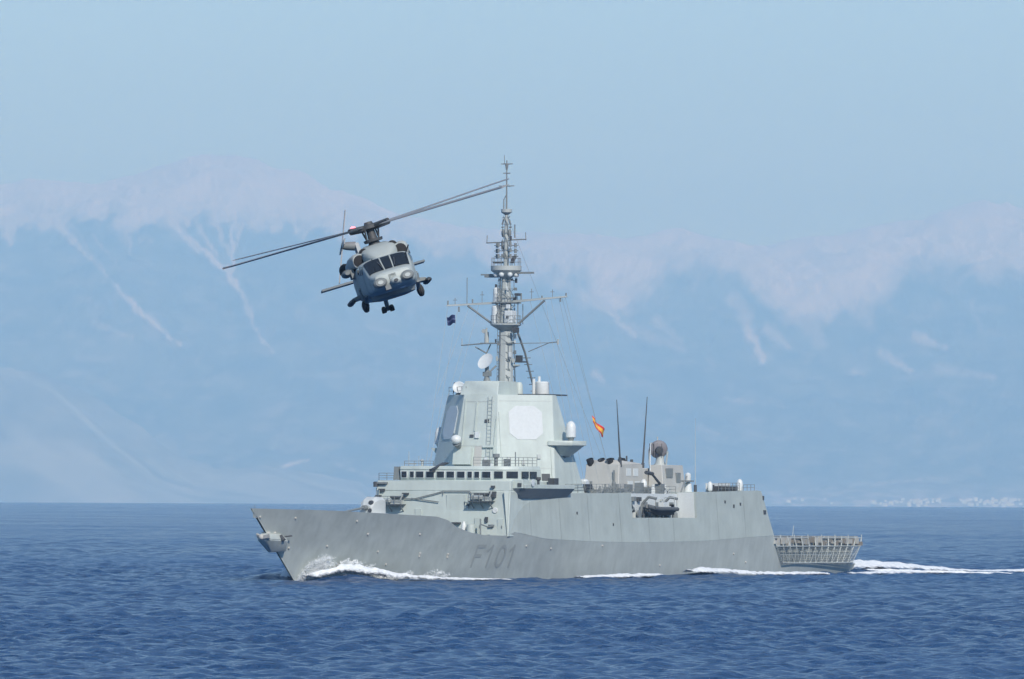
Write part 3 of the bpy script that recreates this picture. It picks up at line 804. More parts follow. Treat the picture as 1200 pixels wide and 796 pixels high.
# main yard with braces
b = S()
b.prism([(MC-.18, -7.4, 31.05), (MC+.18, -7.4, 31.05), (MC+.18, 0, 31.35), (MC-.18, 0, 31.35)], [(MC-.12, -7.4, 31.22), (MC+.12, -7.4, 31.22), (MC+.2, 0, 31.62), (MC-.2, 0, 31.62)])
b.prism([(MC-.18, 7.6, 32.0), (MC+.18, 7.6, 32.0), (MC+.18, 0, 31.35), (MC-.18, 0, 31.35)], [(MC-.12, 7.6, 32.18), (MC+.12, 7.6, 32.18), (MC+.2, 0, 31.62), (MC-.2, 0, 31.62)])
yard = P(b, 'yard', M_MAST)
P(S().bar((MC, -4.8, 31.1), (MC, -1.5, 28.9), .13).bar((MC, 4.8, 31.65), (MC, 1.3, 28.8), .13), 'brace', M_MID, yard)
b = S()
for t, z, h in ((-7.3, 31.2, .5), (-4.9, 31.3, 3.0), (-4.2, 31.35, .5), (-1.5, 31.5, 1.1), (1.9, 31.6, .9), (4.5, 31.8, .4), (7.5, 32.1, .4), (6.8, 32.0, -.5), (-5.9, 31.0, -.6)):
    b.bar((MC, t, z), (MC, t, z+h), .05 if h > 1 else .09)
each(b, 'dipole', M_MID, yard)
# second, lighter yard
b = S().prism([(MC-.7, -2.9, 26.75), (MC+.5, -2.9, 26.75), (MC+.7, .9, 26.75), (MC-.7, .9, 26.75)], [(MC-.7, -2.9, 26.88), (MC+.5, -2.9, 26.88), (MC+.7, .9, 26.88), (MC-.7, .9, 26.88)])
b.bar((MC, -5.6, 26.6), (MC, -2.8, 26.8), .07).bar((MC, -3.8, 26.4), (MC, -2.4, 25.7), .08).bar((MC, -2.4, 25.7), (MC, -1.9, 26.7), .07)
b.bar((MC+1.8, 2.0, 25.9), (MC+1.8, 4.6, 26.9), .05).bar((MC+1.8, 4.6, 26.9), (MC+1.8, 5.7, 27.0), .06).bar((MC+.5, .6, 26.8), (MC+1.8, 4.6, 26.9), .04)
y2 = P(b, 'yard', M_MID)
each(S().bar((MC, -5.5, 26.6), (MC, -5.5, 27.4), .05).rev((MC+1.8, 5.7, 26.7), (0, 0, 1), [(0, .12), (.6, .12)], 8).rev((MC, -2.4, 26.88), (0, 0, 1), [(0, .28), (1.2, .25), (1.25, .1), (1.7, .1)], 10).rev((MC, -2.7, 28.2), (1, 0, 0), [(-.2, .25), (.2, .25)], 8), 'dipole', M_MAST, y2)
# drums and boxes on the platforms
o = P(S().rev((MC-.3, -1.15, 29.05), (0, 0, 1), [(0, .48), (1.9, .45), (2.1, .3)], 14), 'drum_antenna', M_LIGHT, mast)
o = P(S().rev((MC-.3, -1.05, 31.5), (0, 0, 1), [(0, .42), (1.5, .38), (1.7, .2)], 14), 'drum_antenna', M_LIGHT, mast)
b = S().box(MC-1.1, MC+.2, .3, 1.25, 29.1, 30.5).box(MC-1.15, MC-.9, .5, 1.0, 30.7, 31.2)
each(b, 'equipment_box', M_LIGHT, mast, bevel=.05)
each(S().box(MC-1.14, MC-1.0, .55, .85, 29.6, 29.9).box(MC-1.0, MC-.5, 1.3, 1.9, 28.0, 28.6).box(MC-.3, MC+.3, 1.2, 1.75, 32.2, 32.5), 'equipment_opening', M_DARK, mast)
each(S().bar((MC+.2, 1.4, 29.0), (MC+.2, 1.4, 31.6), .06).bar((MC+.9, 1.7, 29.0), (MC+.9, 1.7, 31.3), .05).bar((MC+.4, -.95, 29), (MC+.4, -.95, 35), .07), 'stanchion', M_MID, mast)
each(S().box(MC-.25, MC+.25, 1.4, 3.4, 34.7, 34.92).box(MC-.2, MC+.2, -3.1, -1.4, 34.55, 34.7).box(MC-.5, MC+.5, -2.5, -1.2, 34.3, 34.65), 'radar_bar', M_MID, mast)
b = S()
for a in range(8):
    q = a*PI/4; b.ball((MC+1.25*math.cos(q), 1.25*math.sin(q), 34.6), .3)
each(b, 'warning_sensor', M_LIGHT, mast)
each(S().box(MC-.3, MC+.3, -1.5, -.5, 35.9, 36.1).prism([(MC-.3, .6, 35.9), (MC, .6, 35.9), (MC, 1.0, 35.9), (MC-.3, 1.0, 35.9)], [(MC-.3, .9, 36.7), (MC, .9, 36.7), (MC, 1.3, 36.7), (MC-.3, 1.3, 36.7)]), 'sensor', M_DARK, mast)
# dipole clusters
b = S()
for sg in (-1, 1):
    for k in range(3):
        z = 36.7+k*.62
        b.bar((MC, sg*.3, z), (MC, sg*1.5, z), .045); b.rev((MC, sg*1.15, z-.25), (0, 0, 1), [(0, .16), (.5, .16)], 8); b.rev((MC-.5, sg*.75, z-.2), (0, 0, 1), [(0, .14), (.45, .14)], 8)
    b.bar((MC, sg*.3, 38.55 if sg > 0 else 38.3), (MC, sg*2.5, 38.62 if sg > 0 else 38.25), .07)
    b.bar((MC, sg*2.45, 38.5 if sg > 0 else 38.2), (MC, sg*2.4, 39.4 if sg > 0 else 39.1), .05)
    b.rev((MC, sg*.42, 38.9), (0, 0, 1), [(0, .12), (.3, .2), (.7, .2), (.9, .1)], 8); b.rev((MC, sg*.5, 37.9), (0, 0, 1), [(0, .12), (.3, .16), (.6, .1)], 8)
    b.bar((MC, sg*.55, 40.3), (MC, sg*.35, 40.9), .09); b.bar((MC, sg*.35, 40.0), (MC, sg*.6, 40.0), .08)
b.bar((MC, 1.05, 38.8), (MC, 1.05, 40.3), .08)
P(b, 'dipole_cluster', M_MID, mast)
b = S(); b.bar((MC, 0, 41.9), (MC, 0, 47.6), .11, .06)
for z, w in ((44.7, .95), (46.15, .45), (47.2, .72)): b.bar((MC, -w, z), (MC, w, z), .05); b.bar((MC-w, 0, z), (MC+w, 0, z), .05)
b.bar((MC, -.35, 42), (MC, -.35, 43.2), .07); b.bar((MC, -.3, 43.2), (MC, -.1, 43.6), .05)
b.rev((MC, 0, 46.5), (0, 0, 1), [(0, .1), (.3, .16), (.6, .2), (.8, .08)], 8); b.bar((MC, -.3, 47.2), (MC, -.3, 48.2), .035)
P(b, 'pole_antenna', M_MID, mast)
# strut aft of the mast, rungs, dark platform behind
b = S().path([(66.3, .2, 28.4), (68.2, .35, 25.9), (71.2, .4, 20.9)], .13, 8)
for k in range(6): z = 21.5+k*.75; s = 71.2-(z-20.9)*.6; b.bar((s, -.1, z), (s, .9, z), .04)
b.path([(66.3, -.2, 28.4), (70.6, -1.9, 20.9)], .06)
P(b, 'mast_strut', M_MID, mast)
P(S().box(66.0, 68.0, -.3, .8, 24.7, 24.85).box(66.2, 66.9, .1, .7, 24.85, 25.5), 'aft_platform', M_DARK, mast)
# ladder on the fore side
b = S()
for k in range(40): z = 21+k*.35; b.bar((MC-1.0+.02*k/3, -.62, z), (MC-1.0+.02*k/3, -.32, z), .02, n=4)
b.bar((MC-1.0, -.62, 21), (MC-.75, -.62, 34.6), .03); b.bar((MC-1.0, -.32, 21), (MC-.75, -.32, 34.6), .03)
P(b, 'ladder', M_MID, mast)
# lattice, cable trunks and small aerials crowding the mast
rg_m = random.Random(4)
b = S()
for z0, z1, r0, r1 in ((29.2, 35.0, 1.15, .85), (35.6, 41.5, .58, .38), (22.0, 28.0, 1.05, 1.0)):
    k = 0; z = z0
    while z < z1-.2:
        f = (z-z0)/(z1-z0); r = r0+(r1-r0)*f; z2 = min(z+.95, z1)
        for q in range(4):
            A = PI/4+q*PI/2; B = A+PI/2
            b.bar((MC+r*math.cos(A), r*math.sin(A), z), (MC+r*math.cos(B), r*math.sin(B), z2) if k % 2 else (MC+r*math.cos(A), r*math.sin(A), z2), .035, n=4)
            b.bar((MC+r*math.cos(A), r*math.sin(A), z), (MC+r*math.cos(B), r*math.sin(B), z), .03, n=4)
        z += .95; k += 1
P(b, 'lattice', M_MID, mast)
for k in range(34):
    z = rg_m.choice([rg_m.uniform(29.3, 34.3), rg_m.uniform(35.8, 41.2), rg_m.uniform(24.5, 28)]); r = 1.15 if z < 35 else .55
    a_ = rg_m.uniform(0, 2*PI); x, y = MC+r*math.cos(a_), r*math.sin(a_); w = rg_m.uniform(.1, .28); h = rg_m.uniform(.2, .6)
    P(S().box(x-w/2, x+w/2, y-w/2, y+w/2, z, z+h).bar((x, y, z+h/2), (MC, 0, z+h/2), .04, n=4), 'aerial_box', rg_m.choice([M_MID, M_MAST, M_LIGHT, M_DARK]), mast)
for z, r in ((29.05, 1.7), (35.6, 1.65), (31.5, 1.3)):
    q = S()
    for k in range(12):
        A, B = 2*PI*k/12, 2*PI*(k+1)/12
        q.bar((MC+r*math.cos(A), r*math.sin(A), z), (MC+r*math.cos(A), r*math.sin(A), z+.9), .03, n=4)
        for h in (.45, .9): q.bar((MC+r*math.cos(A), r*math.sin(A), z+h), (MC+r*math.cos(B), r*math.sin(B), z+h), .022, n=4)
    P(q, 'guard_rail', M_MID, mast)
for t, z, h in ((-3.0, 31.35, 1.4), (3.2, 31.8, 1.2), (5.8, 32.0, .9), (-6.4, 31.2, .8)):
    P(S().bar((MC, t, z), (MC, t, z+h), .035).bar((MC, t-.25, z+h*.7), (MC, t+.25, z+h*.7), .03), 'aerial', M_MID, yard)
# halyards and wire stays
hal = S()
for a, c in [((MC, 7.4, 32.0), (76, 8.0, 10.2)), ((MC, 6.6, 31.9), (72, 8.2, 10.2)), ((MC, 5.6, 31.8), (66, 8.9, 15.4)), ((MC, 4.9, 31.7), (64, 8.9, 10.8)), ((MC, 7.0, 31.9), (81, 6.0, 10.1)), ((MC+1.8, 5.6, 26.9), (68, 8.2, 10.1)),
             ((MC, -7.3, 31.0), (57, -7.0, 11.1)), ((MC, -6.0, 31.0), (58, -7.0, 11.1)), ((MC, -4.6, 31.0), (59, -6.3, 20.9)), ((MC, -5.4, 26.6), (57, -6.5, 12.7)), ((MC, 3.0, 31.7), (66, 5.0, 21.0)), ((MC, -3.4, 31.2), (60, -4.5, 20.9)), ((MC+.5, 0, 41), (90, 0, 14.5))]:
    hal.bar(a, c, .017, n=4)
P(hal, 'halyard', M_MAST, mast)

# --- midships: funnel, deckhouses, boat bay
b = S().box(62, 98, -8.0, 6.25, 6.9, 9.75)
P(b, 'midships_block', M_SUP)
P(S().box(79.6, 98, 6.25, 8.55, 6.9, 7.08), 'boat_deck', M_DECK)
fs = 90.3
b = S().taper((fs, 97.6, -2.3, 2.2), (fs+.4, 97.3, -2.15, 2.1), 9.75, 13.3)
b.prism([(fs+.4, -2.15, 13.3), (97.3, -2.15, 13.3), (97.3, 2.1, 13.3), (fs+.4, 2.1, 13.3)], [(fs+1.0, -1.8, 13.8), (97.0, -1.8, 13.5), (97.0, 1.8, 13.5), (fs+1.0, 1.8, 13.8)])
fun = P(b, 'funnel', M_FUN, bevel=.06)
for k, (s, t) in enumerate(((91.0, -1.6), (91.6, -.4), (91.2, .8), (93.6, 1.2), (93.4, 0), (95.2, .6))):
    P(S().rev((s, t, 13.2), (-.35, -.1, .8), [(0, .4), (.75, .43), (.77, .33), (.4, .3)], 14), 'exhaust_pipe', M_BLACK, fun)
for s, z in ((92.6, 12.4), (94.6, 12.4), (93.0, 10.9), (95.0, 10.9)):
    t = 2.2-(z-9.75)*.03
    P(S().box(s, s+1.35, t-.05, t+.06, z-.45, z+.45), 'intake_grille', M_LIGHT, fun)
P(S().box(fs-.02, fs+.1, 1.5, 1.7, 10, 12.6), 'cable_trunk', M_MID, fun)
b = S().taper((97.6, 104.0, -3.0, 1.9), (97.7, 103.8, -2.8, 1.8), 9.75, 12.9)
P(b, 'intake_house', M_FUN, bevel=.05)
b = S().taper((99.2, 105.9, 1.95, 4.0), (99.5, 105.6, 2.0, 3.6), 9.75, 13.3)
aft = P(b, 'aft_radar_house', M_FUN, bevel=.05)
each(S().box(100.4, 102.2, 3.72, 3.86, 11.8, 12.9).box(103.2, 104.4, 3.72, 3.88, 11.2, 12.4), 'recess', M_MID, aft)
o = P(S().rev((101.3, 2.4, 15.1), (.80, -.52, .22), [(-.35, .2), (-.3, .7), (-.1, 1.02), (.12, 1.1), (.14, 1.02), (.0, .7), (-.05, .1)], 24), 'director_dish', flat('dish_brown', (.20, .19, .20), .6))
b = S().rev((101.7, 2.4, 13.2), (0, 0, 1), [(0, .8), (.4, .55), (1.2, .42), (1.8, .5)], 14)
P(b, 'pedestal', M_MAST, o)
P(S().path([(101.0, 1.4, 13.2), (101.0, 1.3, 15.0), (101.3, 1.5, 15.9)], .12).path([(101.4, 3.3, 13.2), (101.4, 3.5, 14.9)], .12).bar((101.4, 2.2, 16.0), (101.4, 2.2, 16.6), .08), 'yoke', M_MAST, o)
b = S()
for t in (-.6, -.2, .2, .6): b.bar((100.85+t*.6, 2.25+t, 14.3), (100.75+t*.6, 2.25+t, 15.8), .05)
b.rev((101.0, 2.6, 15.0), (-.80, .52, -.22), [(0, .5), (.3, .4), (.35, .1)], 12)
P(b, 'dish_rib', M_DARK, o)
# whip antennas
for (a, c, r, rb) in (((91.2, 2.0, 13.5), (90.1, 2.0, 20.8), .08, .12), ((99.4, 1.2, 12.9), (100.6, 1.2, 21.3), .09, .13), ((110.7, 3.0, 10.4), (110.6, 3.0, 18.9), .035, .05)):
    w = P(S().bar(a, c, rb, r*.5), 'whip_antenna', M_DARK if r > .05 else M_MAST)
    A, B = Vector(a), Vector(c)
    if r > .095: P(S().ball(tuple(A.lerp(B, .42)), .27), 'whip_ball', M_DARK, w)
    P(S().rev(a, tuple(B-A), [(-.5, .2), (.6, .2)], 8), 'whip_base', M_DARK, w)
P(S().rev((93.9, 1.6, 13.3), (0, 0, 1), [(0, .12), (1.0, .1)], 8), 'roof_fitting', M_DARK)
P(S().rev((95.8, 1.4, 13.3), (0, 0, 1), [(0, .2), (.6, .18)], 8), 'roof_fitting', M_DARK)
P(S().bar((99.1, 2.3, 12.6), (99.4, 2.2, 15.8), .06), 'roof_fitting', M_LIGHT)
# gear along the midships deck edge
b = S(); x = 79.4
for k, (s, h, w) in enumerate([(69.9, .9, .3), (71.0, .5, .5), (72.1, .9, .22), (73.6, 1.1, .25), (74.4, .8, .2), (75.1, 1.0, .25), (76.0, 1.9, .25), (76.9, 1.0, .3), (78.6, .7, .3), (79.3, .9, .22)]):
    b.rev((s+1.5, 7.4, 9.8), (0, 0, 1), [(0, w), (h*.7, w*.9), (h*.75, w*.5), (h, w*.5)], 8)
b.bar((79, 7.4, 10.3), (81.2, 7.4, 10.25), .15).box(77.5, 80.5, 6.9, 7.6, 9.8, 10.25)
each(b, 'deck_fittings', M_MID, frig)
rail([(62.5, 8.2, 9.85), (79.3, 8.15, 9.95)], 1.0)
o = P(S().rev((69.2, 7.4, 10.9), (0, 0, 1), [(0, .3), (.3, .55), (.45, .5), (.6, .2)], 12).box(68.6, 69.6, 7.0, 7.9, 10.9, 11.15), 'gun_director', M_LIGHT)
P(S().bar((69.3, 7.5, 9.8), (69.4, 7.5, 10.9), .28).box(68.8, 70.2, 7.5, 8.0, 10.3, 10.9), 'pedestal', M_DARK, o)
# boat bay gear: inner wall, davits, crane
bay = P(S().box(80.0, 97.8, 6.22, 6.36, 7.1, 9.9), 'bay_wall', M_LIGHT)
b = S()
for s in (88.0, 91.5, 95.5): b.box(s, s+1.0, 6.36, 6.5, 7.1, 8.9)
P(b, 'bay_door', M_MID, bay)
P(S().prism([(98.0, 6.3, 7.1), (98.0, 8.55, 7.1), (98.6, 8.55, 7.1), (98.6, 6.3, 7.1)], [(97.9, 6.3, 10.05), (97.9, 8.35, 10.05), (98.6, 8.35, 10.05), (98.6, 6.3, 10.05)]), 'bay_end_wall', M_LIGHT)
def davit(s):
    q = S(); q.path([(s, 6.6, 7.1), (s, 6.9, 8.7), (s, 7.7, 9.5), (s, 8.7, 9.3)], .16, 8); q.bar((s, 8.6, 9.3), (s, 8.6, 8.4), .03)
    return P(q, 'davit', M_MID)
davit(86.6); davit(92.6)
cr = P(S().rev((82.6, 7.6, 7.1), (0, 0, 1), [(0, .5), (1.0, .4)], 12), 'boat_crane', M_MAST)
P(S().bar((83.2, 7.6, 7.4), (79.8, 8.2, 9.2), .2, .16).bar((79.6, 8.2, 7.4), (82.0, 7.9, 8.2), .1).rev((82.6, 8.2, 7.5), (0, 1, 0), [(0, .5), (.2, .5)], 14), 'jib', M_MID, cr)
cr = P(S().rev((96.8, 5.6, 9.75), (0, 0, 1), [(0, .45), (.9, .35)], 12), 'stores_crane', M_MAST)
P(S().bar((96.8, 5.6, 9.9), (92.0, 5.6, 12.3), .2, .13).bar((90.5, 5.6, 12.35), (92.4, 5.6, 12.2), .22), 'jib', M_DARK, cr)
P(S().rev((91.2, 5.0, 9.75), (0, 0, 1), [(0, .38), (.6, .42), (1.5, .38), (1.8, .2)], 12), 'life_raft_canister', M_WHITE)
b = S()
for s, t, w, h in ((85.2, 5.6, .7, 1.2), (88.6, 5.4, .9, 1.4), (90.2, 5.8, .5, .9), (94.4, 5.4, 1.0, 1.3)): b.box(s, s+w, t-.4, t+.4, 9.75, 9.75+h)
each(b, 'deck_locker', M_MID, frig)
rail([(80, 6.3, 9.75), (97.5, 6.3, 9.75)], 1.0, frig, 3, 1.8)

rg_b = random.Random(9)
for k in range(16):
    s = 80.6+k*1.08+rg_b.uniform(-.3, .3); z = rg_b.choice([7.1, 7.1, 8.2, 9.0]); w = rg_b.uniform(.25, .7); h = rg_b.uniform(.3, .95)
    if z > 7.1: P(S().box(s, s+w, 6.36, 6.36+rg_b.uniform(.2, .4), z, z+h*.6), 'wall_locker', rg_b.choice([M_MID, M_DARK, M_MAST]), bay)
    else: P(S().rev((s, 6.9, z), (0, 0, 1), [(0, w*.5), (h, w*.45), (h+.1, w*.2)], 10), 'mooring_gear', rg_b.choice([M_MID, M_DARK, M_MAST]), bay)
for k in range(14):
    s = 70.5+k*1.95+rg_b.uniform(-.5, .5); t = rg_b.uniform(6.3, 7.6) if s < 79 else rg_b.uniform(4.6, 5.9); h = rg_b.uniform(.5, 1.5); w = rg_b.uniform(.15, .4)
    P(S().rev((s, t, 9.75), (0, 0, 1), [(0, w), (h*.6, w*.9), (h*.65, w*.5), (h, w*.55)], 8), 'deck_vent', rg_b.choice([M_MID, M_DARK, M_MAST, M_LIGHT]), frig)
# --- hangar
b = S().box(98.6, 116.4, -8.3, 8.25, 9.9, 10.15)
hg = P(b, 'hangar_roof', M_SUP)
b = S().add([(120.5, -8.6, 4.9), (120.5, 8.6, 4.9), (117.7, 8.2, 10.15), (117.7, -8.2, 10.15), (116.4, 8.25, 10.15), (116.4, -8.25, 10.15)], [(0, 1, 2, 3), (3, 2, 4, 5)])
hb = P(b, 'hangar_rear_wall', M_SUP)
P(S().prism([(120.6, -5.5, 4.95), (120.6, 1.0, 4.95), (120.5, 1.0, 4.95), (120.5, -5.5, 4.95)], [(118.3, -5.5, 9.3), (118.3, 1.0, 9.3), (118.1, 1.0, 9.3), (118.1, -5.5, 9.3)]), 'hangar_door', M_MID, hb)
for s, t, r, h in ((105.2, 7.3, .3, 1.1), (114.0, 7.3, .38, 1.45)): radome(s, t, 10.3, r, h)
b = S().box(106.6, 112.4, 6.6, 7.6, 10.15, 10.35)
for k in range(9): s = 106.6+k*.68; b.box(s, s+.42, 6.6, 7.7, 10.35, 10.85)
b.box(105.8, 106.3, 6.8, 7.4, 10.15, 11.0)
P(b, 'decoy_launcher', M_DARK)
P(S().box(106.2, 113.0, 6.3, 6.5, 10.15, 11.2), 'launcher_screen', M_LIGHT)
rail([(106.5, 7.8, 10.3), (112.8, 7.8, 10.35)], .9, frig, 3, 1.0)
rail([(113.5, 8.0, 10.35), (116.8, 8.0, 10.4)], .7, frig, 2, 1.0)
# crane post and dome forward of the hangar roof
o = P(S().rev((100.8, 6.4, 10.1), (0, 0, 1), [(0, .5), (1.0, .42), (1.1, .25), (1.5, .35), (2.1, .35), (2.3, .1)], 14), 'optical_director', M_WHITE)
P(S().bar((99.0, 6.4, 10.4), (100.6, 6.4, 12.1), .08).box(99.6, 101.4, 6.0, 6.9, 11.3, 11.5).bar((98.6, 6.5, 10.1), (99.6, 6.5, 11.4), .1), 'director_arm', M_MID, o)
def on_side(s, z, w, h, nm, mt=M_DARK):
    t = tside(min(s, 120), z); P(S().box(s-w/2, s+w/2, t-.06, t+.06, z-h/2, z+h/2), nm, mt, frig)
for s, z, w, h in ((106.5, 9.0, .3, .35), (109, 8.5, .35, .4), (111, 8.75, .3, .35), (118.3, 7.8, .7, .5), (118.2, 9.5, .3, .5), (64.5, 7.6, .25, .3), (74.0, 6.3, .2, .3)): on_side(s, z, w, h, 'side_scuttle')
# plating seams on the side
b = S()
for s in (52.5, 60, 67.5, 76, 84, 91, 104, 112):
    zt = 7.0 if 79.6 < s < 98 else 9.8
    b.loft([[(s-.03, tside(s, z)+.012, z), (s+.03, tside(s, z)+.012, z)] for z in np.linspace(ztop(s)+.05, zt, 6)], closed=False)
P(b, 'plating_seam', M_MID, frig, smooth=0)

# --- flight deck and its safety nets
fd = P(S().box(120.3, 147.6, -8.3, 8.3, 4.62, 4.85), 'flight_deck', M_DECK)
P(S().taper((122.0, 146.0, -8.15, 8.15), (121.5, 146.6, -8.1, 8.1), 1.6, 4.62), 'quarterdeck_bulkhead', M_HULL)
edge = S().box(120.6, 148.0, 8.3, 8.55, 3.8, 4.6)
P(edge, 'deck_edge', M_SUN, fd)
def net_side(sg, name='safety_net'):
    L0, L1 = 120.9, 148.2; N = 13
    top = lambda s: (s, sg*8.75, 4.75)
    mid = lambda s: (ip(s, [L0, L1], [121.5, 147.3]), sg*8.95, 3.75)
    bot = lambda s: (ip(s, [L0, L1], [123.8, 145.4]), sg*8.75, 1.75)
    q = S(); w = S(); cv = S(); cw = S()
    for k in range(N+1):
        s = L0+(L1-L0)*k/N
        q.bar(top(s), mid(s), .08); q.bar(mid(s), bot(s), .05)
        q.bar(Vector(top(s)), Vector(top(s))+Vector((0, 0, .25+.15*(k % 2))), .06)
    for f in (top, mid, bot): q.bar(f(L0), f(L1), .07)
    for k in range(N):
        s0 = L0+(L1-L0)*k/N; s1 = L0+(L1-L0)*(k+1)/N
        q.bar(mid(s1), bot(s0+.2), .035)
        q.bar(Vector(mid(s0)).lerp(Vector(bot(s0)), .5), Vector(mid(s1)).lerp(Vector(bot(s1)), .5), .04)
    for k in range(N*5+1):
        s = L0+(L1-L0)*k/(N*5); w.bar(mid(s), bot(s), .03, n=4)
    for j in range(1, 8):
        w.bar(Vector(mid(L0)).lerp(Vector(bot(L0)), j/8), Vector(mid(L1)).lerp(Vector(bot(L1)), j/8), .03, n=4)
    rr = random.Random(3)
    for k in range(N*2):
        s0 = L0+(L1-L0)*k/(N*2)+.08; s1 = s0+(L1-L0)/(N*2)-.35+rr.uniform(-.2, .15); z0 = 3.85+rr.uniform(-.05, .4); z1 = 4.6+rr.uniform(-.35, .3)
        (cv if rr.random() < .62 else cw).box(s0, s1, sg*8.78-.05, sg*8.78+.08+rr.uniform(0, .15), z0, z1)
    o = P(q, name, M_MAST)
    P(w, 'netting', M_MID, o); each(cv, 'rolled_netting', M_SUN, o); each(cw, 'rolled_netting', flat('brown_canvas', (.22, .20, .17), .85), o)
net_side(1); net_side(-1)
b = S()
for k in range(12): t = -8+16*k/11; b.bar((147.6, t, 4.7), (148.8, t, 4.9), .05)
b.bar((148.8, -8, 4.9), (148.8, 8, 4.9), .05); b.bar((148.2, -8, 4.8), (148.2, 8, 4.8), .03)
P(b, 'stern_net', M_SUN)
P(S().bar((147.2, 0, 4.85), (147.6, 0, 6.2), .04), 'ensign_staff', M_MAST)

# ------------------------------------------------------------------ things carried by the ship
def ship_empty(name, s, t, z, rz=0.0):
    o = bpy.data.objects.new(name, None); C.objects.link(o)
    f = Vector((FWD[0], FWD[1], 0)); p = Vector((PRT[0], PRT[1], 0))
    o.location = Vector((SHIP_O[0], SHIP_O[1], z-s*TRIM))-f*s+p*t
    o.rotation_euler = (0, 0, math.radians(-115)+rz)
    return o
# inflatable boat in the bay
bo = ship_empty('inflatable_boat', 89.8, 7.75, 7.75)
tag(bo, 'dark grey rigid inflatable boat slung in the open bay amidships on the warship', 'boat')
b = MB()
for sg in (-1, 1):
    b.path([(-3.3, sg*.75, .35), (1.6, sg*.75, .38), (2.8, sg*.5, .5), (3.5, sg*.02, .68)], .24, 10)
b.build('buoyancy_tube', flat('boat_rubber', (.10, .11, .115), .6), bo)
MB().loft([[(x, y*w, z) for y, z in ((-1, .35), (-.8, .05), (0, d), (.8, .05), (1, .35))] for x, w, d in ((-3.2, .7, -.35), (0, .72, -.4), (1.8, .65, -.25), (3.3, .12, .3))]).build('hull', M_DARK, bo)
MB().box(-1.2, -.3, -.35, .35, .1, 1.15).box(-2.4, -1.6, -.3, .3, .1, .7).build('console', M_LIGHT, bo)
MB().box(-3.6, -3.2, -.2, .2, -.3, .9).build('outboard_motor', M_BLACK, bo)
MB().path([(-2.7, -.7, .4), (-2.7, -.6, 1.7), (-2.7, .6, 1.7), (-2.7, .7, .4)], .05).build('radar_arch', M_MAST, bo)

# flags
def cloth_mat(name, bands):
    m, nt, bb = nodes(name)
    at = nt.nodes.new('ShaderNodeAttribute'); at.attribute_name = 'band'
    r = nt.nodes.new('ShaderNodeValToRGB'); r.color_ramp.interpolation = 'CONSTANT'
    e = r.color_ramp.elements
    e[0].position = 0; e[0].color = (*bands[0][1], 1); e[1].position = bands[1][0]; e[1].color = (*bands[1][1], 1)
    for p, c in bands[2:]:
        k = e.new(p); k.color = (*c, 1)
    nt.links.new(at.outputs['Fac'], r.inputs[0]); nt.links.new(r.outputs[0], bb.inputs['Base Color'])
    bb.inputs['Roughness'].default_value = .85
    return m
def flag(name, corner_fn, mat, nu=26, nv=16):
    me = bpy.data.meshes.new(name); vs = []; fs = []; band = []
    for i in range(nu+1):
        for j in range(nv+1):
            vs.append(corner_fn(i/nu, j/nv)); band.append(j/nv)
    for i in range(nu):
        for j in range(nv):
            a = i*(nv+1)+j; fs.append((a, a+1, a+nv+2, a+nv+1))
    me.from_pydata(vs, [], fs)
    at = me.attributes.new('band', 'FLOAT', 'POINT'); at.data.foreach_set('value', band)
    for p in me.polygons: p.use_smooth = True
    me.materials.append(mat)
    o = bpy.data.objects.new(name, me); C.objects.link(o)
    md = o.modifiers.new('cloth', 'SOLIDIFY'); md.thickness = .012
    return o
E1 = ship_empty('flag', 81.0, 3.0, 17.5)
def ensign(u, v):
    # hangs from its upper corner in loose folds, fly end drooping aft
    x = -2.3*u*(.55+.45*u)+.15*math.sin(7*u+3*v)*.5
    z = 1.35-1.55*u-(1.25-.2*u)*v*(.6+.4*math.sin(2.2*u))
    y = .16*math.sin(9*u+2.0*v)+.22*v*math.sin(5*u)
    return (x*1.0-.45*v*u, y+.55*u, z)
fl = flag('ensign_flag', ensign, cloth_mat('ensign_cloth', [(0, (.62, .04, .03)), (.27, (.86, .45, .04)), (.73, (.62, .04, .03))]))
fl.location = E1.location; fl.rotation_euler = E1.rotation_euler; bpy.data.objects.remove(E1)
tag(fl, 'red and yellow striped ensign drooping from a halyard behind the radar tower', 'flag')
E1 = ship_empty('flag', MC, -7.0, 29.3)
def pennant(u, v):
    return (.35*math.sin(5*u+v)*.4-.3*u, -1.25*u+.15*v+.25, .75-.95*v-.18*u+.10*math.sin(6*u))
f2 = flag('signal_flag', pennant, cloth_mat('signal_cloth', [(0, (.02, .03, .10)), (.4, (.12, .14, .25)), (.6, (.02, .03, .10))]))
f2.location = E1.location; f2.rotation_euler = E1.rotation_euler; bpy.data.objects.remove(E1)
f2.location += Vector((.35, 0, 0))
tag(f2, 'small dark blue signal flag flying under the end of the mast yard', 'flag')

# ------------------------------------------------------------------ helicopter
M_HELI = paint('heli_grey', (.42, .455, .44), .75, .08, streak=False)
M_HELI2 = paint('heli_nose', (.40, .44, .42), .6, .08, streak=False)
M_BLADE = flat('blade_grey', (.27, .285, .295), .5)
M_HGLASS = flat('cockpit_glass', (.018, .022, .026), .08)
hel = bpy.data.objects.new('helicopter', None); C.objects.link(hel)
tag(hel, 'grey naval helicopter banking towards the viewer left of the ship mast', 'helicopter')
yaw, pit, ban = math.radians(4), math.radians(2.5), math.radians(17)
f_ = Vector((math.sin(yaw)*math.cos(pit), -math.cos(yaw)*math.cos(pit), math.sin(pit)))
l0 = Vector((0, 0, 1)).cross(f_).normalized(); u0 = f_.cross(l0)
l_ = l0*math.cos(ban)+u0*math.sin(ban); u_ = u0*math.cos(ban)-l0*math.sin(ban)
HR = Matrix((f_, l_, u_)).transposed().to_4x4()
HD = 334.0
YE_H = 576.0
hpos = Vector(((461-600)/FPX*HD, HD, CAM_H+(YE_H-361)/FPX*HD))
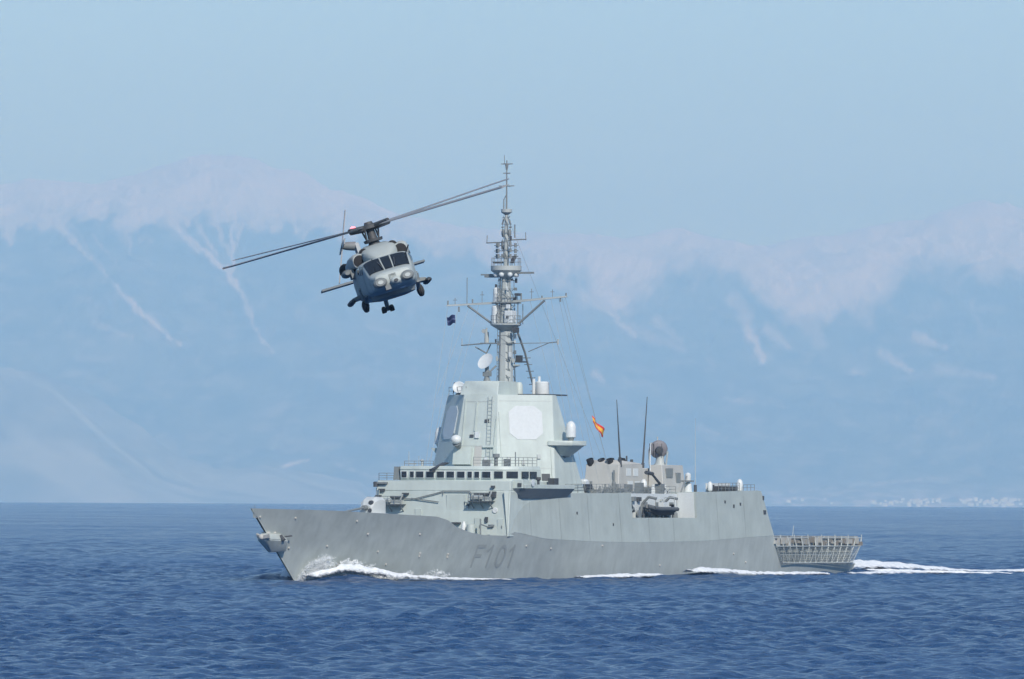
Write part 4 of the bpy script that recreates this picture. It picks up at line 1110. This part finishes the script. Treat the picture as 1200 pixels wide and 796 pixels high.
hel.matrix_world = Matrix.Translation(hpos) @ HR
ZS = .86                            # the type sits low: heights above the wheels
def squash(v):
    f = min(1, max(0, (v[0]+6.5)/3.5))
    zb = float(np.interp(v[2], [0, .6, 2.7, 3.3, 3.9, 4.6], [.04, .5, 1.98, 2.58, 3.39, 4.0]))
    return Vector((v[0], v[1], zb*f+(v[2]*ZS+.04)*(1-f)))
def HM(): return MB(squash)
def H(b, name, mat, parent=None, **k):
    if b.conv is None: b.conv = squash
    return b.build(name, mat, parent or hel, **k)
TILT = Matrix.Translation((0, 0, 3.9)) @ Matrix.Rotation(math.radians(4.5), 4, 'Y') @ Matrix.Translation((0, 0, -3.9))
# fuselage loft: x, half width, bottom, top, squareness
SEC = [(4.75, .52, .98, 1.5, 3.2), (4.65, .72, .80, 1.64, 3.6), (4.3, .86, .66, 1.72, 4.2), (3.95, .92, .62, 1.80, 4.6), (3.45, .96, .60, 2.25, 4.8), (3.05, 1.0, .60, 2.6, 4.8), (2.6, 1.10, .58, 2.70, 4.8), (1.5, 1.18, .58, 2.74, 4.6),
       (-1.5, 1.18, .58, 2.72, 3.8), (-2.6, 1.1, .66, 2.68, 3.4), (-3.6, .82, .95, 2.6, 2.8), (-4.6, .58, 1.3, 2.5, 2.4), (-6.5, .42, 1.6, 2.42, 2.2), (-8.6, .28, 1.85, 2.4, 2.0)]
def sec(x):
    a = np.array(SEC)[::-1]
    return [float(np.interp(x, a[:, 0], a[:, k])) for k in range(1, 5)]
def fpt(x, ang, off=0.0):
    w, zb, zt, n = sec(x)
    c, s = math.cos(ang), math.sin(ang)
    y = w*math.copysign(abs(c)**(2/n), c); z = (zb+zt)/2+(zt-zb)/2*math.copysign(abs(s)**(2/n), s)
    v = Vector((x, y, z))
    if off:
        d = Vector((.45 if x > 2.9 else 0, c, s)).normalized(); v += d*off
    return v
xs = [q[0] for q in SEC]
fine = sorted(set(xs+list(np.linspace(-8.6, 4.75, 60))), reverse=True)
fus = H(MB().loft([[fpt(x, 2*PI*k/40) for k in range(40)] for x in fine]), 'fuselage', M_HELI2, smooth=40)
def patch(name, x0, x1, a0, a1, mat, parent, off=.02, n=8):
    rows = [[fpt(x0+(x1-x0)*i/n, math.radians(a0+(a1-a0)*j/n), off) for j in range(n+1)] for i in range(n+1)]
    return H(MB().loft(rows, closed=False), name, mat, parent)
patch('windscreen', 3.93, 3.02, 89.0, 91.0, M_HGLASS, fus)
patch('windscreen', 3.93, 3.02, 40, 88.1, M_HGLASS, fus, n=24)
patch('windscreen', 3.93, 3.02, 91.9, 140, M_HGLASS, fus, n=24)
for sg in (0, 1):
    f = lambda a: a if not sg else 180-a
    patch('door_window', 3.0, 2.1, f(5), f(33), M_HGLASS, fus)
    patch('cabin_window', .6, -.3, f(8), f(30), M_HGLASS, fus)
    patch('cabin_door', 1.2, -1.2, f(-42), f(40), M_HELI, fus, .012)
patch('belly_panel', 4.2, -3, 222, 318, M_HELI, fus, .014, 14)
# nose fittings
for sg in (-1, 1):
    o = H(MB().rev((4.2, sg*.56, 1.1), (1, 0, .03), [(0, .29), (.62, .28), (.7, .2)], 16), 'sensor_pod', M_MID)
    H(MB().rev((4.88, sg*.56, 1.12), (1, 0, .05), [(0, .13), (.04, .11)], 14), 'pod_face', M_MAST, o)
o = H(MB().ball((4.86, .05, 1.0), .22).box(4.35, 4.75, -.18, .12, 1.0, 1.45), 'infrared_turret', M_HELI2)
H(MB().rev((5.04, .05, 1.0), (1, 0, 0), [(0, .1), (.06, .08)], 12), 'lens', M_DARK, o)
H(MB().rev((3.9, .32, .74), (.6, 0, -.8), [(0, .16), (.12, .15)], 12).rev((4.5, .12, .86), (1, 0, -.3), [(0, .1), (.1, .09)], 10), 'landing_light', flat('lamp_white', (.9, .9, .88), .2))
H(MB().rev((2.2, 0, .6), (0, 0, -1), [(-.05, .95), (.22, .9), (.3, .6)], 26), 'search_radar', M_MID)
H(MB().bar((3.0, .9, 2.5), (3.3, 1.05, 2.8), .03), 'probe', M_DARK)
H(MB().bar((3.4, -.55, 2.55), (3.9, -.55, 2.62), .02), 'probe', M_DARK)
for q in (4.0, 2.95, 1.9):
    H(MB().loft([[fpt(q+d, 2*PI*k/40, .012) for k in range(41)] for d in (-.012, .012)], closed=False), 'panel_seam', M_MID, fus)
H(MB().box(4.1, 4.78, -.42, -.2, .62, .9), 'nose_aerial', M_MID)
H(MB().bar((3.95, .25, 1.95), (3.3, .35, 2.42), .02, n=5).bar((3.95, -.25, 1.95), (3.3, -.35, 2.42), .02, n=5), 'wiper', M_DARK)
# engines and rotor fairing
def yz(x, y0, w, z0, z1, n=2.6, m=16):
    return [(x, y0+w*math.copysign(abs(math.cos(2*PI*k/m))**(2/n), math.cos(2*PI*k/m)), (z0+z1)/2+(z1-z0)/2*math.copysign(abs(math.sin(2*PI*k/m))**(2/n), math.sin(2*PI*k/m))) for k in range(m)]
H(MB().loft([yz(2.35, 0, .3, 2.6, 2.75), yz(1.9, 0, .62, 2.55, 3.1, 3.4), yz(1.0, 0, .78, 2.5, 3.3, 3.6), yz(-.2, 0, .78, 2.5, 3.4, 3.6), yz(-2.2, 0, .65, 2.4, 3.2), yz(-3.8, 0, .4, 2.3, 2.8)]), 'rotor_fairing', M_HELI2)
for sg in (-1, 1):
    e = H(MB().loft([yz(1.25, sg*.86, .27, 2.55, 3.1), yz(1.0, sg*.88, .34, 2.5, 3.18), yz(-.8, sg*.9, .38, 2.48, 3.2), yz(-2.0, sg*.92, .36, 2.5, 3.12), yz(-2.6, sg*1.0, .26, 2.6, 3.0)]), 'engine', M_HELI)
    H(MB().rev((1.2, sg*.86, 2.83), (1, 0, 0), [(0, .26), (.08, .25), (.1, .12)], 14), 'intake', M_BLACK, e)
    H(MB().rev((-2.5, sg*1.02, 2.8), (-1, sg*.5, .1), [(0, .26), (.5, .3), (.52, .22)], 14), 'exhaust', M_BLACK, e)
H(MB().rev((.9, -.55, 3.05), (.9, -.2, .1), [(0, .2), (.25, .22), (.3, .1)], 12).rev((.9, .55, 3.05), (.9, .2, .1), [(0, .2), (.25, .22), (.3, .1)], 12), 'cooling_intake', M_BLACK)
# rotor head and four blades at rest
rot = H(MB().rev((0, 0, 3.3), (0, 0, 1), [(0, .3), (.15, .2), (.5, .17), (.55, .42), (.68, .42), (.72, .2), (.85, .16)], 18), 'rotor_head', M_DARK)
b = MB()
for k in range(4):
    a = math.radians(39+90*k); b.bar((.35*math.cos(a), .35*math.sin(a), 3.5), (.42*math.cos(a+.3), .42*math.sin(a+.3), 3.9), .035)
b.rev((0, 0, 3.45), (0, 0, 1), [(0, .38), (.08, .4)], 16)
H(b, 'swashplate', M_DARK, rot)
def blade(a, R0=.4, R1=8.18, ch=.53, cone=1.6, pitch=6, z=3.92, droop=.0):
    d = Vector((math.cos(a), math.sin(a), 0)); n = Vector((-math.sin(a), math.cos(a), 0)); up = Vector((0, 0, 1))
    rows = []
    for k in range(15):
        r = R0+(R1-R0)*k/14
        q = math.radians(pitch-4*k/14); c = .12 if r < .9 else ch
        th = .055 if r < .9 else .032
        sweep = -.18*max(0, (r-7.6))/.6
        base = d*r+up*(z+math.tan(math.radians(cone))*r)+n*sweep
        cd_ = n*math.cos(q)+up*math.sin(q); nn = up*math.cos(q)-n*math.sin(q)
        rows.append([TILT @ p for p in (base+cd_*(-c*.28), base+cd_*(-c*.12)+nn*th, base+cd_*(c*.2)+nn*th*.9, base+cd_*(c*.72), base+cd_*(c*.2)-nn*th*.7, base+cd_*(-c*.12)-nn*th*.8)])
    return MB().loft(rows)
for k in range(4):
    a = math.radians(40+90*k)
    bl = H(blade(a), 'rotor_blade', M_BLADE)
    d = Vector((math.cos(a), math.sin(a), .04))
    H(MB().bar(Vector((0, 0, 3.9))+d*.3, Vector((0, 0, 3.9))+d*1.15, .12, .09, 8), 'blade_cuff', M_DARK, bl)
# tail
H(MB().loft([[(x0, y, z) for x0, y, z in ((-8.0+dx, -w, z), (-8.3+dx, w, z), (-9.2+dx, w, z), (-9.4+dx, -w, z))] for dx, w, z in ((0, .14, 1.9), (-.7, .11, 2.9), (-1.4, .09, 4.0))]), 'tail_fin', M_HELI, bevel=.03)
th_ = H(MB().rev((-9.6, -.1, 3.85), (0, -1, .36), [(0, .22), (.35, .2), (.6, .14)], 12), 'tail_rotor', M_MID)
for k in range(4):
    a = math.radians(4+90*k); c, s = math.cos(a), math.sin(a)
    H(MB().loft([[(-9.6+r*c-s*w, -.62-e2+.34*(r*s+c*w), 4.0+r*s+c*w) for w, e2 in ((-.13, -.02), (.13, -.03), (.13, .03), (-.13, .02))] for r in (.1, .4, 1.0, 1.67)]), 'tail_blade', M_BLADE, th_)
H(MB().prism([(-8.1, -2.05, 2.1), (-8.1, 2.4, 2.1), (-9.3, 2.4, 2.1), (-9.3, -2.05, 2.1)], [(-8.2, -2.05, 2.2), (-8.2, 2.4, 2.2), (-9.2, 2.4, 2.16), (-9.2, -2.05, 2.16)]), 'stabilator', M_MID)
H(MB().ball((-9.3, 0, 4.6), .15, 1.2), 'beacon_lamp', flat('beacon_red', (.8, .05, .05), .3, 0, ((1.0, .25, .32), 2.6)))
# landing gear
for sg in (-1, 1):
    o = H(MB().path([(1.5, sg*1.0, 1.5), (1.45, sg*1.16, 1.3), (1.25, sg*1.12, .45)], .1, 10).bar((2.2, sg*1.1, .8), (1.25, sg*1.08, .4), .08).bar((1.25, sg*1.0, .36), (1.25, sg*1.26, .36), .07), 'main_gear', M_MID)
    H(MB().rev((1.2, sg*1.04, .33), (0, sg, 0), [(-.0, .2), (.03, .3), (.12, .34), (.2, .3), (.24, .2)], 22), 'tyre', M_RUBBER, o)
    H(MB().rev((1.2, sg*1.02, .33), (0, sg, 0), [(0, .16), (.28, .14)], 14), 'rim', M_MID, o)
o = H(MB().bar((-3.0, 0, 1.0), (-3.3, 0, .15), .09).bar((-3.3, -.22, .1), (-3.3, .22, .1), .05).bar((-2.4, 0, .9), (-3.2, 0, .3), .05), 'tail_gear', M_MID)
for sg in (-1, 1): H(MB().rev((-3.3, sg*.17-.09, .08), (0, 1, 0), [(0, .15), (.03, .24), (.09, .26), (.15, .24), (.18, .15)], 18), 'tyre', M_RUBBER, o)
# side stores and pylon stubs
for sg in (-1, 1):
    o = H(MB().prism([(.9, sg*1.1, .85), (-.6, sg*1.1, .85), (-.6, sg*1.1, 1.1), (.9, sg*1.1, 1.1)], [(.8, sg*1.55, .82), (-.5, sg*1.55, .82), (-.5, sg*1.55, .98), (.8, sg*1.55, .98)]), 'stores_pylon', M_MID)
    H(MB().rev((1.3, sg*1.6, .78), (-1, 0, 0), [(0, .05), (.2, .14), (1.8, .14), (2.1, .05)], 12), 'pylon_rack', M_DARK, o)
o = H(MB().box(-.3, .9, -1.32, -1.18, 2.1, 2.6).rev((1.0, -1.45, 2.45), (-1, 0, 0), [(0, .1), (.2, .22), (.9, .22), (1.1, .12)], 12), 'rescue_hoist', M_MID)

# ------------------------------------------------------------------ white water (uncountable: stuff)
def foam_material():
    m, nt, b = nodes('foam_white')
    geo = nt.nodes.new('ShaderNodeNewGeometry').outputs['Position']
    n = noise(nt, 2.2, 5, .7, vec=geo)
    nt.links.new(ramp(nt, n, [(.3, (.62, .68, .72)), (.6, (.86, .88, .89))]), b.inputs['Base Color'])
    b.inputs['Roughness'].default_value = .8
    at = nt.nodes.new('ShaderNodeAttribute'); at.attribute_name = 'cover'
    ma = nt.nodes.new('ShaderNodeMath'); ma.operation = 'ADD'
    nt.links.new(at.outputs['Fac'], ma.inputs[0]); nt.links.new(noise(nt, 1.6, 6, .75, vec=geo, stretch=(.6, .6, 1.4)), ma.inputs[1])
    nt.links.new(ramp(nt, ma.outputs[0], [(.70, (0, 0, 0)), (.98, (1, 1, 1))]), b.inputs['Alpha'])
    bump(nt, b, n, .8, .2)
    return m
M_FOAM = foam_material()
def w2(s, t, z):
    return (SHIP_O[0]-FWD[0]*s+PRT[0]*t, SHIP_O[1]-FWD[1]*s+PRT[1]*t, z)
def foam_strip(name, pts, seed, cov=1.0, nv=26, du=.22):
    """pts: (s, t, half width, height) along the strip; a rounded ridge of churned water"""
    L = [0]
    for a, c in zip(pts, pts[1:]): L.append(L[-1]+math.hypot(c[0]-a[0], c[1]-a[1]))
    n = int(L[-1]/du); l = np.linspace(0, L[-1], n)
    cs, ct, cw, ch = [np.interp(l, L, [p[k] for p in pts]) for k in range(4)]
    v = np.linspace(-1, 1, nv)
    CS, V = np.meshgrid(cs, v, indexing='ij'); LL = np.repeat(l[:, None], nv, 1)
    T = ct[:, None]+V*cw[:, None]
    lump = .62+.66*fbm(LL/1.3, V*2.5+9*seed, 5, seed)
    env = np.clip(1-V**2, 0, 1)**.7
    Z = ch[:, None]*env*lump+.12*(fbm(LL/.5, V*5, 3, seed+5)-.4)+.05
    Z += hump_w(CS, T)
    S_ = CS+.5*(fbm(LL/2, V*2, 3, seed+8)-.5)
    X = SHIP_O[0]-FWD[0]*S_+PRT[0]*T; Y = SHIP_O[1]-FWD[1]*S_+PRT[1]*T
    e = np.minimum(l, L[-1]-l)
    cover = (.72*cov*env*sst(0, 2.5, e)[:, None]-.10)
    Z = np.where(V**2 > .98, -.3, Z)-.06
    o = grid_mesh(name, X, Y, Z, M_FOAM, {'cover': cover})
    o['kind'] = 'stuff'
    return o
def hump_w(S_, T):
    return .75*np.exp(-((S_-15)/6)**2-((np.abs(T)-4.5)/2.5)**2)+.45*np.exp(-((S_-92)/9)**2-((np.abs(T)-11.5)/2.5)**2)+.55*np.exp(-((S_-156)/14)**2-((np.abs(T)-7)/5)**2)
side_t = lambda s: half(s, .5)
foam_strip('bow_wave_foam', [(9.6, .8, .7, .5), (12, 1.9, .9, 1.0), (16, 2.9, 1.2, 1.35), (20, 4.2, 1.3, 1.25), (25, 5.7, 1.2, .85), (32, 7.3, 1.0, .45), (40, 8.5, .8, .25), (47, 9.3, .6, .1)], 1, 1.25)
foam_strip('bow_wave_foam', [(9.6, -.8, .7, .3), (14, -2.3, 1.2, 1.0), (22, -4.8, 1.3, .8), (34, -8.0, 1.0, .3)], 2, 1.1)
foam_strip('side_foam', [(60, 10.2, .8, .3), (68, 11.0, 1.0, .5), (76, 11.3, 1.0, .55), (83, 11.3, .8, .35)], 3, 1.25)
foam_strip('side_foam', [(88, 11.4, .8, .4), (93, 11.8, 1.1, .7), (101, 12.0, 1.1, .7), (109, 12.1, 1.0, .55), (120, 12.4, .9, .45), (130, 12.8, .8, .35)], 4, 1.35)
foam_strip('side_foam', [(128, 14.5, .8, .3), (135, 15.4, 1.1, .4), (143, 16.2, 1.1, .4), (150, 17, .8, .3)], 5, 1.0)
foam_strip('wake_foam', [(146, 9, .9, .2), (149, 12, 1.3, .5), (152.5, 17, 1.4, .45), (155, 21, 1.1, .3), (158.5, 26.5, .6, .15)], 9, 1.3)
foam_strip('wake_foam', [(145, 3.5, 3.0, .35), (147.5, 4.5, 3.8, .95), (155, 6.5, 4.0, 1.0), (165, 9.5, 3.2, .7), (176, 13, 2.2, .3), (186, 16, 1.6, .4), (200, 20, .9, .15), (215, 24, .5, .05)], 6, 1.5, nv=60)
foam_strip('wake_foam', [(146, -4, 4, .7), (160, -7, 4, .7), (190, -14, 3, .4)], 7, 1.0, nv=40, du=.4)
# spray thrown up at the stem: droplets flung in many small jets
def spray():
    rg = random.Random(11)
    b = MB()
    def drop(p, r):
        a = [Vector((rg.gauss(0, 1), rg.gauss(0, 1), rg.gauss(0, 1))).normalized()*r for _ in range(4)]
        b.add([tuple(p+q) for q in a], [(0, 1, 2), (0, 2, 3), (0, 3, 1), (1, 3, 2)])
    def jet(s0, top, reach, n, r0, r1, out, wid):
        ph = rg.uniform(.55, 1.0)
        for k in range(n):
            q = rg.random()**.8*ph
            s = s0+reach*q+rg.gauss(0, wid*(.3+q)); z = 4*top*q*(1-q*.5)*.55+rg.gauss(0, wid*.5*(.3+q))
            z = max(z, 0)
            t = half(max(s, 10.5), z)+.3+out*q+rg.gauss(0, .15)
            drop(Vector(w2(s, t, z+.1)), rg.uniform(r0, r1))
    for k in range(26): jet(rg.uniform(10.2, 12.5), rg.uniform(1.2, 2.5), rg.uniform(1.0, 4.0), 260, .03, .075, 1.0, .22)
    for k in range(34): jet(rg.uniform(15.0, 17.5), rg.uniform(.9, 2.2), rg.uniform(.3, 3.2), 330, .04, .10, 1.0, .20)
    for k in range(16): jet(rg.uniform(18.0, 21.0), rg.uniform(.9, 1.5), rg.uniform(.6, 2.2), 200, .04, .09, 1.0, .20)
    for k in range(40): jet(rg.uniform(10.5, 36.0), rg.uniform(.5, .9), rg.uniform(.5, 1.6), 90, .03, .09, .9, .25)
    m = flat('spray_white', (.84, .87, .88), .7)
    o = b.build('bow_spray', m, smooth=0)
    o['kind'] = 'stuff'
spray()

# ------------------------------------------------------------------ houses on the far shore
def house(w, d, h, wallm, roofm, loc, rz, label):
    e = bpy.data.objects.new('house', None); C.objects.link(e)
    e.location = loc; e.rotation_euler = (0, 0, rz)
    MB().box(-w/2, w/2, -d/2, d/2, -5, h).build('wall', wallm, e)
    MB().prism([(-w/2-.3, -d/2-.3, h), (w/2+.3, -d/2-.3, h), (w/2+.3, d/2+.3, h), (-w/2-.3, d/2+.3, h)], [(-w/2, -.1, h+d*.22), (w/2, -.1, h+d*.22), (w/2, .1, h+d*.22), (-w/2, .1, h+d*.22)]).build('roof', roofm, e)
    tag(e, label, 'house', 'white houses along the far shore')
    return e
M_WALL = flat('white_wall', (.80, .79, .77), .8); M_ROOF = flat('roof_tile', (.70, .55, .48), .8)
rg = random.Random(21)
proto = None
spots = list(np.array([60, 66, 70, 152, 154, 157, 300, 308, 660, 672, 866, 872, 926, 932, 940, 968, 974])+0.0)
spots += [rg.choice([1045, 1066, 1072, 1090, 1100, 1136, 1140, 1160, 1164, 1180, 1190])+rg.gauss(0, 6) for _ in range(90)]
for k, px in enumerate(spots):
    Y = 45400+rg.uniform(-70, 60)
    x = (px+rg.uniform(-1.5, 1.5)-600)*Y/FPX
    v_ = (Y-45000)/15000
    loc = (x, Y, float(foot_z(v_))*(1-.6*v_)+1950*v_**1.2+2); rz = rg.uniform(-.5, .5)
    lab = 'tiny white house on the far shore at the foot of the mountains'
    if proto is None: proto = house(15, 9, 6, M_WALL, M_ROOF, loc, rz, lab)
    else:
        o = proto.copy(); C.objects.link(o)
        for ch in proto.children:
            cc = ch.copy(); C.objects.link(cc); cc.parent = o
        o.location = loc; o.rotation_euler = (0, 0, rz)
        q = rg.choice([.8, 1.0, 1.2, 1.6]); o.scale = (q, q, q*rg.uniform(.8, 1.3))
